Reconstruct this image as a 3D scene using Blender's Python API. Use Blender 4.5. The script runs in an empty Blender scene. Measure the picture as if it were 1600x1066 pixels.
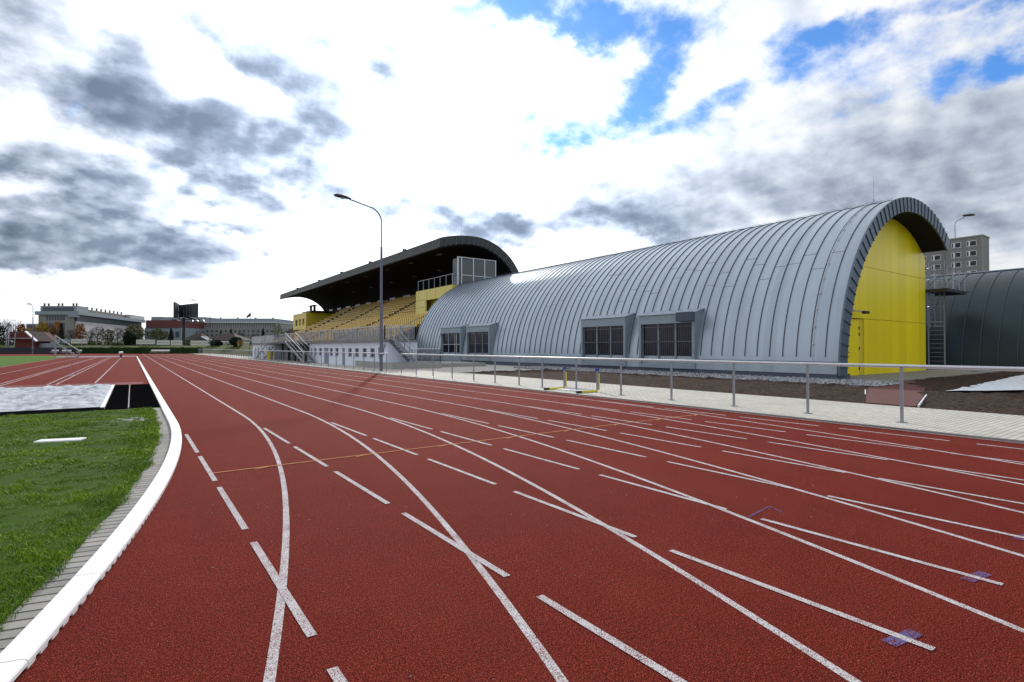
import bpy, math, random
import numpy as np
from mathutils import Vector, Matrix
random.seed(7); rng = np.random.default_rng(7)
R = math.radians
sc = bpy.context.scene
col = sc.collection

# ------------------------------------------------------------------ camera
CAM_H = 1.47; YAW = R(35.59); PITCH = R(0.69)
cam_d = bpy.data.cameras.new('camera'); cam = bpy.data.objects.new('camera', cam_d); col.objects.link(cam)
cam.location = (0, 0, CAM_H); cam.rotation_euler = (R(90) + PITCH, 0, -YAW)
cam_d.lens = 36 * 830 / 1600; cam_d.sensor_width = 36; cam_d.clip_end = 8000; cam_d.clip_start = 0.05
sc.camera = cam
FW = Vector((math.sin(YAW), math.cos(YAW), 0)); RT = Vector((math.cos(YAW), -math.sin(YAW), 0))

def far(px, dep, py=None):
    """ground spot of something far away, from its bearing and its distance; height too when py is given"""
    lat = (px - 800) / 830 * dep
    p = RT * lat + FW * dep
    z = 0 if py is None else CAM_H + (543 - py) / 830 * dep
    return Vector((p.x, p.y, z))

# ------------------------------------------------------------------ tagging
def tag(o, label=None, cat=None, group=None, kind=None):
    if label: o['label'] = label
    if cat: o['category'] = cat
    if group: o['group'] = group
    if kind: o['kind'] = kind
    return o

def empty(name, loc, label, cat, group=None):
    o = bpy.data.objects.new(name, None); col.objects.link(o); o.location = loc
    o.empty_display_size = .3
    return tag(o, label, cat, group)

def worldloc(o):
    v = Vector((0, 0, 0))
    while o is not None:
        v += o.location; o = o.parent
    return v

def copy_tree(o, parent=None):
    c = o.copy(); col.objects.link(c); c.parent = parent
    for ch in list(o.children): copy_tree(ch, c)
    return c

class MB:
    def __init__(s): s.v = []; s.f = []; s.m = []; s.uv = None
    def add(s, vs, fs, mi=0):
        b = len(s.v); s.v += [tuple(v) for v in vs]; s.f += [tuple(b + i for i in f) for f in fs]; s.m += [mi] * len(fs); return s
    def box(s, x0, y0, z0, x1, y1, z1, mi=0):
        x0, x1 = sorted((x0, x1)); y0, y1 = sorted((y0, y1)); z0, z1 = sorted((z0, z1))
        vs = [(x0,y0,z0),(x1,y0,z0),(x1,y1,z0),(x0,y1,z0),(x0,y0,z1),(x1,y0,z1),(x1,y1,z1),(x0,y1,z1)]
        return s.add(vs, [(0,3,2,1),(4,5,6,7),(0,1,5,4),(1,2,6,5),(2,3,7,6),(3,0,4,7)], mi)
    def obox(s, o, a, b, z0, z1, mi=0):
        """upright box on a plan rectangle: corner o, edges a and b"""
        o = Vector(o[:2]); a = Vector(a[:2]); b = Vector(b[:2])
        ps = [o, o + a, o + a + b, o + b]
        if a.x * b.y - a.y * b.x < 0: ps = ps[::-1]
        vs = [(p.x, p.y, z0) for p in ps] + [(p.x, p.y, z1) for p in ps]
        return s.add(vs, [(3,2,1,0),(4,5,6,7),(0,1,5,4),(1,2,6,5),(2,3,7,6),(3,0,4,7)], mi)
    def bar(s, p, q, w, h=None, mi=0):
        h = h or w; p = Vector(p); q = Vector(q); d = (q - p).normalized()
        u = d.cross(Vector((0, 0, 1)))
        if u.length < 1e-3: u = Vector((1, 0, 0))
        u.normalize(); n = u.cross(d)
        vs = []
        for c in (p, q):
            for a, b in ((-1,-1),(1,-1),(1,1),(-1,1)): vs.append(c + u * a * w / 2 + n * b * h / 2)
        return s.add(vs, [(0,1,2,3),(7,6,5,4),(0,4,5,1),(1,5,6,2),(2,6,7,3),(3,7,4,0)], mi)
    def tube(s, pts, r, n=8, mi=0, cap=True):
        pts = [Vector(p) for p in pts]; rs = r if isinstance(r, (list, tuple)) else [r] * len(pts)
        b = len(s.v); ref = None
        for i, p in enumerate(pts):
            d = (pts[min(i + 1, len(pts) - 1)] - pts[max(i - 1, 0)]).normalized()
            if ref is None: ref = Vector((1, 0, 0)) if abs(d.x) < .8 else Vector((0, 1, 0))
            u = (ref - d * ref.dot(d)).normalized(); ref = u; w = d.cross(u)
            for k in range(n):
                t = 2 * math.pi * k / n; s.v.append(tuple(p + (u * math.cos(t) + w * math.sin(t)) * rs[i]))
        for i in range(len(pts) - 1):
            for k in range(n):
                a = b + i * n + k; c = b + i * n + (k + 1) % n
                s.f.append((a, c, c + n, a + n)); s.m.append(mi)
        if cap:
            s.f.append(tuple(b + k for k in range(n))[::-1]); s.m.append(mi)
            e = b + (len(pts) - 1) * n; s.f.append(tuple(e + k for k in range(n))); s.m.append(mi)
        return s
    def prism_y(s, prof, y0, y1, mi=0):
        """closed XZ outline pushed along Y (outline anticlockwise as seen from -Y)"""
        n = len(prof); vs = [(x, y0, z) for x, z in prof] + [(x, y1, z) for x, z in prof]
        fs = [tuple(range(n)), tuple(range(2 * n - 1, n - 1, -1))] + [(i, i + n, (i + 1) % n + n, (i + 1) % n) for i in range(n)]
        return s.add(vs, fs, mi)
    def ring_y(s, outer, inner, y0, y1, mi=0):
        """band between two open XZ polylines with the same point count, pushed along Y"""
        n = len(outer)
        vs = [(x, y0, z) for x, z in outer] + [(x, y0, z) for x, z in inner] + [(x, y1, z) for x, z in outer] + [(x, y1, z) for x, z in inner]
        fs = []
        for i in range(n - 1):
            fs += [(i, i + 1, n + i + 1, n + i), (2*n + i, 3*n + i, 3*n + i + 1, 2*n + i + 1),
                   (i, 2*n + i, 2*n + i + 1, i + 1), (n + i, n + i + 1, 3*n + i + 1, 3*n + i)]
        for i in (0, n - 1): fs.append((i, n + i, 3*n + i, 2*n + i))
        return s.add(vs, fs, mi)
    def build(s, name, mat, parent=None, smooth=False, bevel=0, uv=None, fix=True):
        me = bpy.data.meshes.new(name)
        o = worldloc(parent) if parent is not None else Vector((0, 0, 0))
        me.from_pydata([(x - o.x, y - o.y, z - o.z) for x, y, z in s.v], [], s.f)
        mats = mat if isinstance(mat, (list, tuple)) else [mat]
        for m in mats: me.materials.append(m)
        if len(mats) > 1: me.polygons.foreach_set('material_index', s.m)
        if fix:
            import bmesh
            bm = bmesh.new(); bm.from_mesh(me); bmesh.ops.recalc_face_normals(bm, faces=bm.faces); bm.to_mesh(me); bm.free()
        if uv is not None:
            l = me.uv_layers.new(name='UVMap'); l.data.foreach_set('uv', np.array([uv[lp.vertex_index] for lp in me.loops], dtype=np.float32).ravel())
        me.update()
        if smooth:
            me.polygons.foreach_set('use_smooth', [True] * len(me.polygons))
            try: me.set_sharp_from_angle(angle=R(35))
            except Exception: pass
        ob = bpy.data.objects.new(name, me); col.objects.link(ob); ob.parent = parent
        if bevel:
            b = ob.modifiers.new('bevel', 'BEVEL'); b.width = bevel; b.segments = 2; b.limit_method = 'ANGLE'
        return ob

# ------------------------------------------------------------------ materials
def nodes(name):
    m = bpy.data.materials.new(name); m.use_nodes = True; nt = m.node_tree
    return m, nt, nt.nodes['Principled BSDF'], nt.nodes.new, nt.links.new

def ramp(nt, stops, interp='LINEAR'):
    r = nt.nodes.new('ShaderNodeValToRGB'); r.color_ramp.interpolation = interp
    e = r.color_ramp.elements
    while len(e) < len(stops): e.new(.5)
    for k, (p, c) in enumerate(stops):
        e[k].position = p; e[k].color = (*c, 1) if not isinstance(c, (int, float)) else (c, c, c, 1)
    return r

def noise(nt, scale, detail=4, rough=.55, vec=None, dim='3D'):
    n = nt.nodes.new('ShaderNodeTexNoise'); n.inputs['Scale'].default_value = scale
    n.inputs['Detail'].default_value = detail; n.inputs['Roughness'].default_value = rough
    if vec is not None: nt.links.new(vec, n.inputs['Vector'])
    return n

def coord(nt, scale=(1, 1, 1), rot=(0, 0, 0), which='Object'):
    t = nt.nodes.new('ShaderNodeTexCoord'); m = nt.nodes.new('ShaderNodeMapping')
    m.inputs['Scale'].default_value = scale; m.inputs['Rotation'].default_value = rot
    nt.links.new(t.outputs[which], m.inputs['Vector']); return m.outputs['Vector']

def mixc(nt, fac, a, b, mode='MIX'):
    m = nt.nodes.new('ShaderNodeMix'); m.data_type = 'RGBA'; m.blend_type = mode
    for s, v in ((m.inputs[0], fac), (m.inputs[6], a), (m.inputs[7], b)):
        if hasattr(v, 'is_linked') or hasattr(v, 'links'): nt.links.new(v, s)
        elif isinstance(v, (int, float)): s.default_value = v
        else: s.default_value = (*v, 1)
    return m.outputs[2]

def math_(nt, op, a, b=None, c=None, clamp=False):
    m = nt.nodes.new('ShaderNodeMath'); m.operation = op; m.use_clamp = clamp
    for s, v in zip(m.inputs, (a, b, c)):
        if v is None: continue
        if isinstance(v, (int, float)): s.default_value = v
        else: nt.links.new(v, s)
    return m.outputs[0]

def bump(nt, bsdf, h, strength=.3, dist=.01):
    b = nt.nodes.new('ShaderNodeBump'); b.inputs['Strength'].default_value = strength; b.inputs['Distance'].default_value = dist
    nt.links.new(h, b.inputs['Height']); nt.links.new(b.outputs[0], bsdf.inputs['Normal'])

def plain(name, c, rough=.6, metal=0, var=.25, scale=3.0, fine=40.0, stretch=(1, 1, 1), bmp=0.0, spec=None):
    """base colour broken up by large patches of weathering and fine grain"""
    m, nt, b, N, L = nodes(name)
    v = coord(nt, stretch)
    n1 = noise(nt, scale, 5, .6, v); n2 = noise(nt, fine, 2, .5, v)
    lo = tuple(x * (1 - var) for x in c); hi = tuple(min(1, x * (1 + var)) for x in c)
    c1 = mixc(nt, n1.outputs[0], lo, hi); c2 = mixc(nt, n2.outputs[0], (1 - var * .5,) * 3, (1 + var * .5,) * 3)
    L(mixc(nt, 1.0, c1, c2, 'MULTIPLY'), b.inputs['Base Color'])
    b.inputs['Roughness'].default_value = rough; b.inputs['Metallic'].default_value = metal
    if spec is not None: b.inputs['Specular IOR Level'].default_value = spec
    if bmp: bump(nt, b, n2.outputs[0], bmp, .01)
    return m

M = {}
M['galv'] = plain('galvanised steel', (.27, .29, .33), .42, .75, .2, 6, 60)
M['galvlight'] = plain('worn bright steel rail', (.5, .52, .55), .4, .6, .2, 6, 60)
M['lamppost'] = plain('painted lamp post steel', (.13, .14, .19), .5, .4, .25, 3, 50)
M['darksteel'] = plain('dark steel', (.035, .037, .042), .5, .4, .3)
M['black'] = plain('black plastic', (.012, .012, .014), .6)
M['blackmat'] = plain('black rubber matting', (.006, .006, .007), .95, 0, .3, 5, 120, bmp=.2, spec=0.0)
M['whitepaint'] = plain('white painted metal', (.80, .80, .81), .45, 0, .09, 5, 70)
M['whitewall'] = plain('white rendered wall', (.62, .68, .80), .8, 0, .07, .8, 60)
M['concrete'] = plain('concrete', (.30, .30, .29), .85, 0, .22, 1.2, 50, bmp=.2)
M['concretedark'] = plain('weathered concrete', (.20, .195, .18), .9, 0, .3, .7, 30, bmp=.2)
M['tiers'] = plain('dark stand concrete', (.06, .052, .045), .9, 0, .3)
M['seatyellow'] = plain('sun bleached yellow plastic seat', (.74, .50, .11), .45, 0, .28, 1.1, 5)
M['glass'] = plain('dark window glass', (.010, .012, .022), .12, 0, .3, .6, 3, spec=.3)
M['clear'] = plain('screen glass', (.05, .07, .08), .08, 0, .2)
M['windowdark'] = plain('recessed window glass', (.02, .022, .028), .15, 0, .3)
M['hurdleyellow'] = plain('yellow hurdle paint', (.62, .50, .03), .45, 0, .2)
M['blue'] = plain('blue plastic cap', (.01, .05, .22), .4)
M['bluepaint'] = None
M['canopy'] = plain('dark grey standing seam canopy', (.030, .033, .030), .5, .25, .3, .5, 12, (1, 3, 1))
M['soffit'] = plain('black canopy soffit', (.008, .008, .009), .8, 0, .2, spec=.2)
M['plinth'] = plain('dark grey plinth', (.07, .085, .12), .8, 0, .2)
M['doorgrey'] = plain('grey steel door', (.17, .20, .28), .6)
M['frame'] = plain('zinc grey window frame', (.24, .30, .35), .5, .3, .12)
M['bars'] = plain('steel bars', (.13, .12, .15), .5, .4, .2)
M['mulch'] = None
M['redpath'] = plain('red tartan runway', (.085, .018, .016), .9, 0, .3, 2, 90)
M['apart'] = plain('grey brown panel wall', (.21, .21, .21), .9, 0, .18, .4, 3)
M['apartlight'] = plain('pale panel joint', (.28, .28, .27), .9, 0, .1)
M['bgrey'] = plain('grey office facade', (.21, .21, .195), .85, 0, .12, .15, 2)
M['blight'] = plain('pale office facade', (.46, .45, .47), .8, 0, .12, .15, 2)
M['bslab'] = plain('grey blue parapet', (.22, .26, .30), .7, 0, .1)
M['bdark'] = plain('dark blue glazing', (.045, .058, .08), .3, 0, .4, .6, 2)
M['bbrown'] = plain('brown roof cladding', (.17, .145, .13), .8, 0, .25)
M['bgreen'] = plain('green grey glazing', (.07, .11, .10), .3, 0, .4, .4, 2)
M['bred'] = plain('dark red facade', (.12, .035, .035), .8, 0, .2, .3, 3)
M['roofdark'] = plain('dark brown tiled roof', (.028, .016, .013), .9, 0, .4, 1, 8)
M['hutred'] = plain('dark red boards', (.10, .018, .012), .8, 0, .3)
M['navy'] = plain('navy fence cloth', (.016, .021, .035), .85, 0, .3)
M['banner'] = plain('pale banner cloth', (.55, .55, .50), .7, 0, .12, .5, 5)
M['bark'] = plain('bark', (.07, .055, .045), .95, 0, .3)
M['flag'] = plain('dark flag cloth', (.05, .045, .09), .8)
M['lampglass'] = plain('lamp lens', (.45, .46, .44), .3)
M['stripwhite'] = plain('white board', (.7, .72, .74), .6, 0, .1)
M['steps'] = plain('galvanised stair treads', (.12, .13, .14), .6, .3, .3)

def leafmat(name, a, b_):
    m, nt, b, N, L = nodes(name)
    g = N('ShaderNodeNewGeometry')
    L(mixc(nt, g.outputs['Random Per Island'], a, b_), b.inputs['Base Color']); b.inputs['Roughness'].default_value = .8
    b.inputs['Specular IOR Level'].default_value = .2
    return m
LEAF = {'under': leafmat('scrub leaves', (.03, .04, .012), (.075, .08, .03)),
        'orange': leafmat('orange autumn leaves', (.13, .06, .025), (.30, .14, .05)),
        'yellow': leafmat('yellow autumn leaves', (.20, .13, .02), (.36, .24, .04)),
        'bare': leafmat('bare twigs', (.028, .025, .022), (.07, .058, .05)),
        'dark': leafmat('dark evergreen leaves', (.008, .014, .008), (.022, .034, .02)),
        'olive': leafmat('olive green leaves', (.07, .08, .035), (.14, .14, .06)),
        'purple': leafmat('brown purple twigs', (.022, .016, .018), (.055, .04, .04))}

# red tartan: granules, patchy wear, faint dark granules
def tartan(name, paint=None, thr=.52, pc=(.62, .60, .62)):
    m, nt, b, N, L = nodes(name)
    v = coord(nt)
    g = noise(nt, 150, 3, .8, v); g2 = noise(nt, 520, 1, .5, v); big = noise(nt, .35, 4, .6, v); mid = noise(nt, 3.0, 4, .65, v)
    r = ramp(nt, [(.36, (.012, .003, .003)), (.46, (.080, .0085, .006)), (.55, (.175, .020, .013)), (.66, (.42, .10, .07))])
    L(g.outputs[0], r.inputs[0])
    c = mixc(nt, 1.0, r.outputs[0], mixc(nt, big.outputs[0], (.82, .84, .86), (1.32, 1.18, 1.14)), 'MULTIPLY')
    c = mixc(nt, 1.0, c, mixc(nt, mid.outputs[0], (.80, .80, .80), (1.2, 1.2, 1.2)), 'MULTIPLY')
    g3 = noise(nt, 48, 3, .75, v)
    c = mixc(nt, 1.0, c, mixc(nt, math_(nt, 'MULTIPLY', math_(nt, 'SUBTRACT', g3.outputs[0], .32), 2.8, clamp=True), (.62, .58, .58), (1.38, 1.40, 1.40)), 'MULTIPLY')
    lane = noise(nt, 1.1, 5, .65, coord(nt, (1, .12, 1)))      # long faint bands of dust and wear along the lanes
    c = mixc(nt, math_(nt, 'MULTIPLY', math_(nt, 'SUBTRACT', lane.outputs[0], .48), .9, clamp=True), c, (.19, .045, .032))
    blot = noise(nt, .9, 6, .7, v)
    c = mixc(nt, math_(nt, 'MULTIPLY', math_(nt, 'SUBTRACT', blot.outputs[0], .60), 2.2, clamp=True), c, (.07, .018, .015))
    sp = math_(nt, 'GREATER_THAN', noise(nt, 75, 1, .5, v).outputs[0], .755)
    c = mixc(nt, math_(nt, 'MULTIPLY', sp, .55), c, (.42, .28, .25))
    if paint:
        wear = noise(nt, 6, 3, .6, v)
        t = math_(nt, 'ADD', math_(nt, 'MULTIPLY', wear.outputs[0], .22), thr - .11)
        k = math_(nt, 'GREATER_THAN', math_(nt, 'ADD', g.outputs[0], 0.0), 0.0)
        pn = noise(nt, 170, 2, .75, v)
        k = math_(nt, 'MULTIPLY', math_(nt, 'SUBTRACT', pn.outputs[0], math_(nt, 'SUBTRACT', t, .06)), 14, clamp=True)
        c = mixc(nt, k, c, pc)
    L(c, b.inputs['Base Color']); b.inputs['Roughness'].default_value = .95; b.inputs['Specular IOR Level'].default_value = .05
    bump(nt, b, g.outputs[0], 1.0, .008)
    return m
M['tartan'] = tartan('red tartan')
M['line'] = tartan('white line paint', True, .475)
M['orangeline'] = tartan('orange line paint', True, .46, (.66, .33, .15))
M['bluepaint'] = tartan('blue paint', True, .55, (.12, .17, .42))
M['sandyred'] = tartan('sand dusted tartan', True, .60, (.45, .38, .38))

def pavers():
    m, nt, b, N, L = nodes('light concrete pavers')
    v = coord(nt)
    br = N('ShaderNodeTexBrick'); L(v, br.inputs['Vector'])
    for k, x in (('Scale', 1), ('Mortar Size', .006), ('Brick Width', .2), ('Row Height', .1), ('Mortar Smooth', .1), ('Bias', 0)): br.inputs[k].default_value = x
    br.inputs['Color1'].default_value = (.47, .455, .41, 1); br.inputs['Color2'].default_value = (.55, .53, .475, 1); br.inputs['Mortar'].default_value = (.10, .10, .095, 1)
    n = noise(nt, .5, 5, .65, v); n2 = noise(nt, 60, 2, .6, v)
    c = mixc(nt, 1.0, br.outputs[0], mixc(nt, n.outputs[0], (.72, .73, .74), (1.22, 1.2, 1.2)), 'MULTIPLY')
    c = mixc(nt, 1.0, c, mixc(nt, n2.outputs[0], (.85,) * 3, (1.12,) * 3), 'MULTIPLY')
    L(c, b.inputs['Base Color']); b.inputs['Roughness'].default_value = .9; b.inputs['Specular IOR Level'].default_value = .2
    bump(nt, b, br.outputs[1], -.4, .008)
    return m
M['pavers'] = pavers()

def kerbpavers():
    m, nt, b, N, L = nodes('grey edging pavers')
    v = coord(nt, which='UV')
    br = N('ShaderNodeTexBrick'); L(v, br.inputs['Vector']); br.offset = 0
    for k, x in (('Scale', 1), ('Mortar Size', .011), ('Brick Width', .6), ('Row Height', .105), ('Mortar Smooth', .3), ('Bias', 0)): br.inputs[k].default_value = x
    br.inputs['Color1'].default_value = (.21, .205, .19, 1); br.inputs['Color2'].default_value = (.31, .30, .28, 1); br.inputs['Mortar'].default_value = (.02, .018, .015, 1)
    vo = coord(nt)
    n = noise(nt, 4, 5, .65, vo); n2 = noise(nt, 150, 2, .7, vo)
    c = mixc(nt, 1.0, br.outputs[0], mixc(nt, n.outputs[0], (.7,) * 3, (1.25,) * 3), 'MULTIPLY')
    c = mixc(nt, 1.0, c, mixc(nt, n2.outputs[0], (.75,) * 3, (1.2,) * 3), 'MULTIPLY')
    L(c, b.inputs['Base Color']); b.inputs['Roughness'].default_value = .9
    bump(nt, b, br.outputs[1], -.6, .01)
    return m
M['kerbpavers'] = kerbpavers()

def zinc(name, c, rough, metal):
    m, nt, b, N, L = nodes(name)
    v = coord(nt, (1, 1, .25)); n = noise(nt, 1.4, 6, .65, v); n2 = noise(nt, 18, 3, .6, coord(nt, (1, 4, .6)))
    # each sheet between two seams has its own slightly different tone
    sp = N('ShaderNodeSeparateXYZ'); L(coord(nt), sp.inputs[0])
    wn = N('ShaderNodeTexWhiteNoise'); wn.noise_dimensions = '1D'; L(math_(nt, 'FLOOR', math_(nt, 'DIVIDE', sp.outputs[1], .62)), wn.inputs['W'])
    cc = mixc(nt, 1.0, mixc(nt, n.outputs[0], tuple(x * .84 for x in c), tuple(x * 1.14 for x in c)), mixc(nt, wn.outputs[0], (.92,) * 3, (1.07,) * 3), 'MULTIPLY')
    cc = mixc(nt, 1.0, cc, mixc(nt, n2.outputs[0], (.93,) * 3, (1.06,) * 3), 'MULTIPLY')
    L(cc, b.inputs['Base Color'])
    L(math_(nt, 'ADD', math_(nt, 'MULTIPLY', n.outputs[0], .2), rough - .1), b.inputs['Roughness'])
    b.inputs['Metallic'].default_value = metal
    bump(nt, b, n.outputs[0], .25, .03)
    return m
M['zinc'] = zinc('pre weathered zinc', (.37, .435, .505), .42, .6)
M['zincdark'] = zinc('dark zinc', (.026, .044, .054), .40, .5)
M['seam'] = plain('shaded zinc seam', (.06, .08, .115), .6, .3, .15)  # grey hall's ribs are plain zinc; their shade is in this colour
M['fascia'] = plain('blue grey zinc fascia', (.10, .14, .19), .5, .5, .15, 1, 20)

def yellowwall():
    m, nt, b, N, L = nodes('yellow composite cladding')
    v = coord(nt); sp = N('ShaderNodeSeparateXYZ'); L(v, sp.inputs[0])
    n = noise(nt, .7, 4, .6, coord(nt, (1, 1, .3)))
    c = mixc(nt, n.outputs[0], (.78, .63, .001), (.90, .74, .003))
    q = math_(nt, 'DIVIDE', sp.outputs[0], 1.02)
    fr = math_(nt, 'FRACT', q)
    wn = N('ShaderNodeTexWhiteNoise'); wn.noise_dimensions = '1D'; L(math_(nt, 'FLOOR', q), wn.inputs['W'])
    c = mixc(nt, 1.0, c, mixc(nt, wn.outputs[0], (.90,) * 3, (1.06,) * 3), 'MULTIPLY')
    g = math_(nt, 'LESS_THAN', fr, .014)
    c = mixc(nt, math_(nt, 'MULTIPLY', g, .55), c, (.10, .08, .0))
    L(c, b.inputs['Base Color']); b.inputs['Roughness'].default_value = .42
    return m
M['yellow'] = yellowwall()
M['yellowlit'] = plain('lit yellow cladding', (.72, .62, .20), .6, 0, .07, .5, 20)  # cabin fronts: same cladding, its lit look put into the colour
M['yellowdeep'] = plain('yellow cladding', (.60, .48, .03), .6, 0, .1, .5, 20)  # also the cabins' shaded end walls, shade put into the tone
M['joint'] = plain('shadow joint', (.03, .025, .01), .8)

def grassmat(name, a, b_, c3):
    m, nt, b, N, L = nodes(name)
    v = coord(nt); n = noise(nt, .55, 5, .65, v); n2 = noise(nt, 14, 4, .7, v); n3 = noise(nt, 90, 2, .6, v)
    c = mixc(nt, math_(nt, 'MULTIPLY', math_(nt, 'SUBTRACT', n.outputs[0], .3), 2.2, clamp=True), a, b_)
    c = mixc(nt, math_(nt, 'MULTIPLY', math_(nt, 'SUBTRACT', n2.outputs[0], .55), 4, clamp=True), c, c3)
    c = mixc(nt, 1.0, c, mixc(nt, n3.outputs[0], (.6,) * 3, (1.4,) * 3), 'MULTIPLY')
    L(c, b.inputs['Base Color']); b.inputs['Roughness'].default_value = .95; b.inputs['Specular IOR Level'].default_value = .1
    bump(nt, b, n2.outputs[0], .6, .03)
    return m
M['lawn'] = grassmat('lawn soil and thatch', (.022, .058, .002), (.045, .095, .004), (.03, .05, .006))
M['field'] = grassmat('football turf', (.05, .12, .006), (.07, .15, .008), (.045, .10, .006))
M['bank'] = grassmat('rough grass bank', (.045, .065, .015), (.08, .085, .03), (.06, .05, .025))
M['hedge'] = grassmat('hedge leaves', (.012, .028, .009), (.022, .045, .012), (.01, .02, .006))
M['earth'] = grassmat('ground', (.05, .055, .03), (.08, .075, .045), (.05, .04, .03))

def soilmat():
    m, nt, b, N, L = nodes('bare soil')
    v = coord(nt); n = noise(nt, .8, 6, .7, v); n2 = noise(nt, 9, 5, .75, v)
    r = ramp(nt, [(.3, (.018, .012, .010)), (.5, (.050, .033, .025)), (.72, (.11, .085, .065))])
    L(n2.outputs[0], r.inputs[0])
    gr = mixc(nt, math_(nt, 'MULTIPLY', math_(nt, 'SUBTRACT', n.outputs[0], .58), 3, clamp=True), r.outputs[0], (.05, .055, .02))
    L(gr, b.inputs['Base Color']); b.inputs['Roughness'].default_value = 1; b.inputs['Specular IOR Level'].default_value = .1
    bump(nt, b, n2.outputs[0], 1.0, .08)
    return m
M['soil'] = soilmat()

def sandmat(name, a, b_):
    m, nt, b, N, L = nodes(name)
    v = coord(nt, (1, 1.6, 1)); n = noise(nt, 3.5, 6, .7, v)
    n2 = noise(nt, 30, 3, .7, v)
    r = ramp(nt, [(.34, a), (.5, b_), (.7, tuple(min(.9, x * 1.25) for x in b_))]); L(n.outputs[0], r.inputs[0])
    L(mixc(nt, 1, r.outputs[0], mixc(nt, n2.outputs[0], (.8,) * 3, (1.15,) * 3), 'MULTIPLY'), b.inputs['Base Color']); b.inputs['Roughness'].default_value = .85
    bump(nt, b, n.outputs[0], 1.0, .10)
    return m
M['sand'] = sandmat('rumpled pale pit sand', (.24, .27, .33), (.52, .55, .60))
M['sheet'] = sandmat('white ground fleece', (.55, .60, .68), (.70, .74, .80))
def gravelmat():
    m, nt, b, N, L = nodes('pale gravel stones')
    g = N('ShaderNodeNewGeometry')
    L(mixc(nt, g.outputs['Random Per Island'], (.10, .105, .12), (.42, .43, .46)), b.inputs['Base Color']); b.inputs['Roughness'].default_value = .85
    return m
M['gravel'] = gravelmat()
M['gravelbed'] = plain('gravel bed', (.19, .195, .21), .95, 0, .6, 12, 30, bmp=1)
def blademat():
    m, nt, b, N, L = nodes('grass blades')
    g = N('ShaderNodeNewGeometry'); v = coord(nt); n = noise(nt, .7, 4, .6, v)
    c = mixc(nt, g.outputs['Random Per Island'], (.075, .165, .003), (.23, .37, .010))
    c = mixc(nt, 1, c, mixc(nt, math_(nt, 'MULTIPLY', math_(nt, 'SUBTRACT', n.outputs[0], .32), 2.6, clamp=True), (.38, .48, .5), (1.40, 1.25, 1.1)), 'MULTIPLY')
    L(c, b.inputs['Base Color']); b.inputs['Roughness'].default_value = .6; b.inputs['Specular IOR Level'].default_value = .25
    try: b.inputs['Subsurface Weight'].default_value = 0
    except Exception: pass
    return m
M['blades'] = blademat()

# ------------------------------------------------------------------ setting: ground and track
def rect(name, x0, y0, x1, y1, z, mat, kind='structure', nx=1, ny=1):
    b = MB(); vs = []; fs = []
    for j in range(ny + 1):
        for i in range(nx + 1): vs.append((x0 + (x1 - x0) * i / nx, y0 + (y1 - y0) * j / ny, z))
    for j in range(ny):
        for i in range(nx):
            a = j * (nx + 1) + i; fs.append((a, a + 1, a + nx + 2, a + nx + 1))
    b.add(vs, fs); o = b.build(name, mat, fix=False); tag(o, kind=kind); return o

rect('ground', -3000, -600, 3000, 4000, -.06, M['earth'])

XC = -35.75            # centre of the bends
YB = 12.95             # the near bend begins here
def arc_x(x0, y, yb=YB):      # x at y of a lane line that runs straight at x0 and bends left nearer than yb
    r = x0 - XC
    return XC + math.sqrt(max(0, r * r - (yb - y) ** 2)) if y < yb else x0

# track sheet: straight with run-off, near bend, far bend
b = MB()
ys = list(np.linspace(-14, YB, 28)) + [30, 60, 97.4, 130, 163]
for i, y in enumerate(ys):
    b.v += [(-30, y, 0), (11.2, y, 0)]
for i in range(len(ys) - 1): b.f.append((2*i, 2*i+1, 2*i+3, 2*i+2)); b.m.append(0)
tag(b.build('track', M['tartan'], fix=False), kind='structure')
rect('track_far_bend', -90, 103, -30, 163, 0.0, M['tartan'])

def strip(b, pts, w, z):
    """flat ribbon of width w along plan points"""
    n = len(pts); base = len(b.v)
    for i, p in enumerate(pts):
        p = Vector(p); d = (Vector(pts[min(i+1, n-1)]) - Vector(pts[max(i-1, 0)])).normalized(); q = Vector((-d.y, d.x))
        for s in (-1, 1): b.v.append((p.x + q.x * s * w / 2, p.y + q.y * s * w / 2, z))
    for i in range(n - 1):
        a = base + 2 * i; b.f.append((a, a + 1, a + 3, a + 2)); b.m.append(0)

lanes = [.75 + 1.218 * k for k in range(1, 9)]
b = MB()
for x0 in lanes:
    pts = [(arc_x(x0, y), y) for y in np.linspace(-10, YB, 60)] + [(x0, 30), (x0, 60), (x0, 100), (x0, 161)]
    strip(b, pts, .05, .002)
strip(b, [(arc_x(11.12, y), y) for y in (-10, 10)] and [(11.1, -12), (11.1, 160)], .04, .002)
tag(b.build('lane_lines', M['line'], fix=False), kind='structure')
b = MB()
for k in range(0, 9):
    x0 = .755 + 1.212 * k
    for y0, y1 in ((8.6, 10.5), (6.66, 8.28), (4.75, 6.34), (2.8, 4.4), (.92, 2.47), (-1.0, .6)):
        if y0 < .5 and k > 0: continue
        strip(b, [(x0, y0), (x0, y1)], .05, .0045)
for k in (5, 6, 7, 8):       # outer extension lines run on towards the camera side
    strip(b, [(.755 + 1.212 * k, -4), (.755 + 1.212 * k, .92)], .05, .0045)
tag(b.build('straight_extension_dashes', M['line'], fix=False), kind='structure')
b = MB()
strip(b, [(.76, 7.08), (10.45, 7.1)], .030, .0065)
for k in range(1, 9):            # small arrow ticks where the line meets each lane
    x = arc_x(.75 + 1.218 * k, 7.1) - .10; 
    strip(b, [(x - .20, 7.1 - .10), (x, 7.09)], .022, .0068)
tag(b.build('orange_cross_line', M['orangeline'], fix=False), kind='structure')
b = MB()
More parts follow.
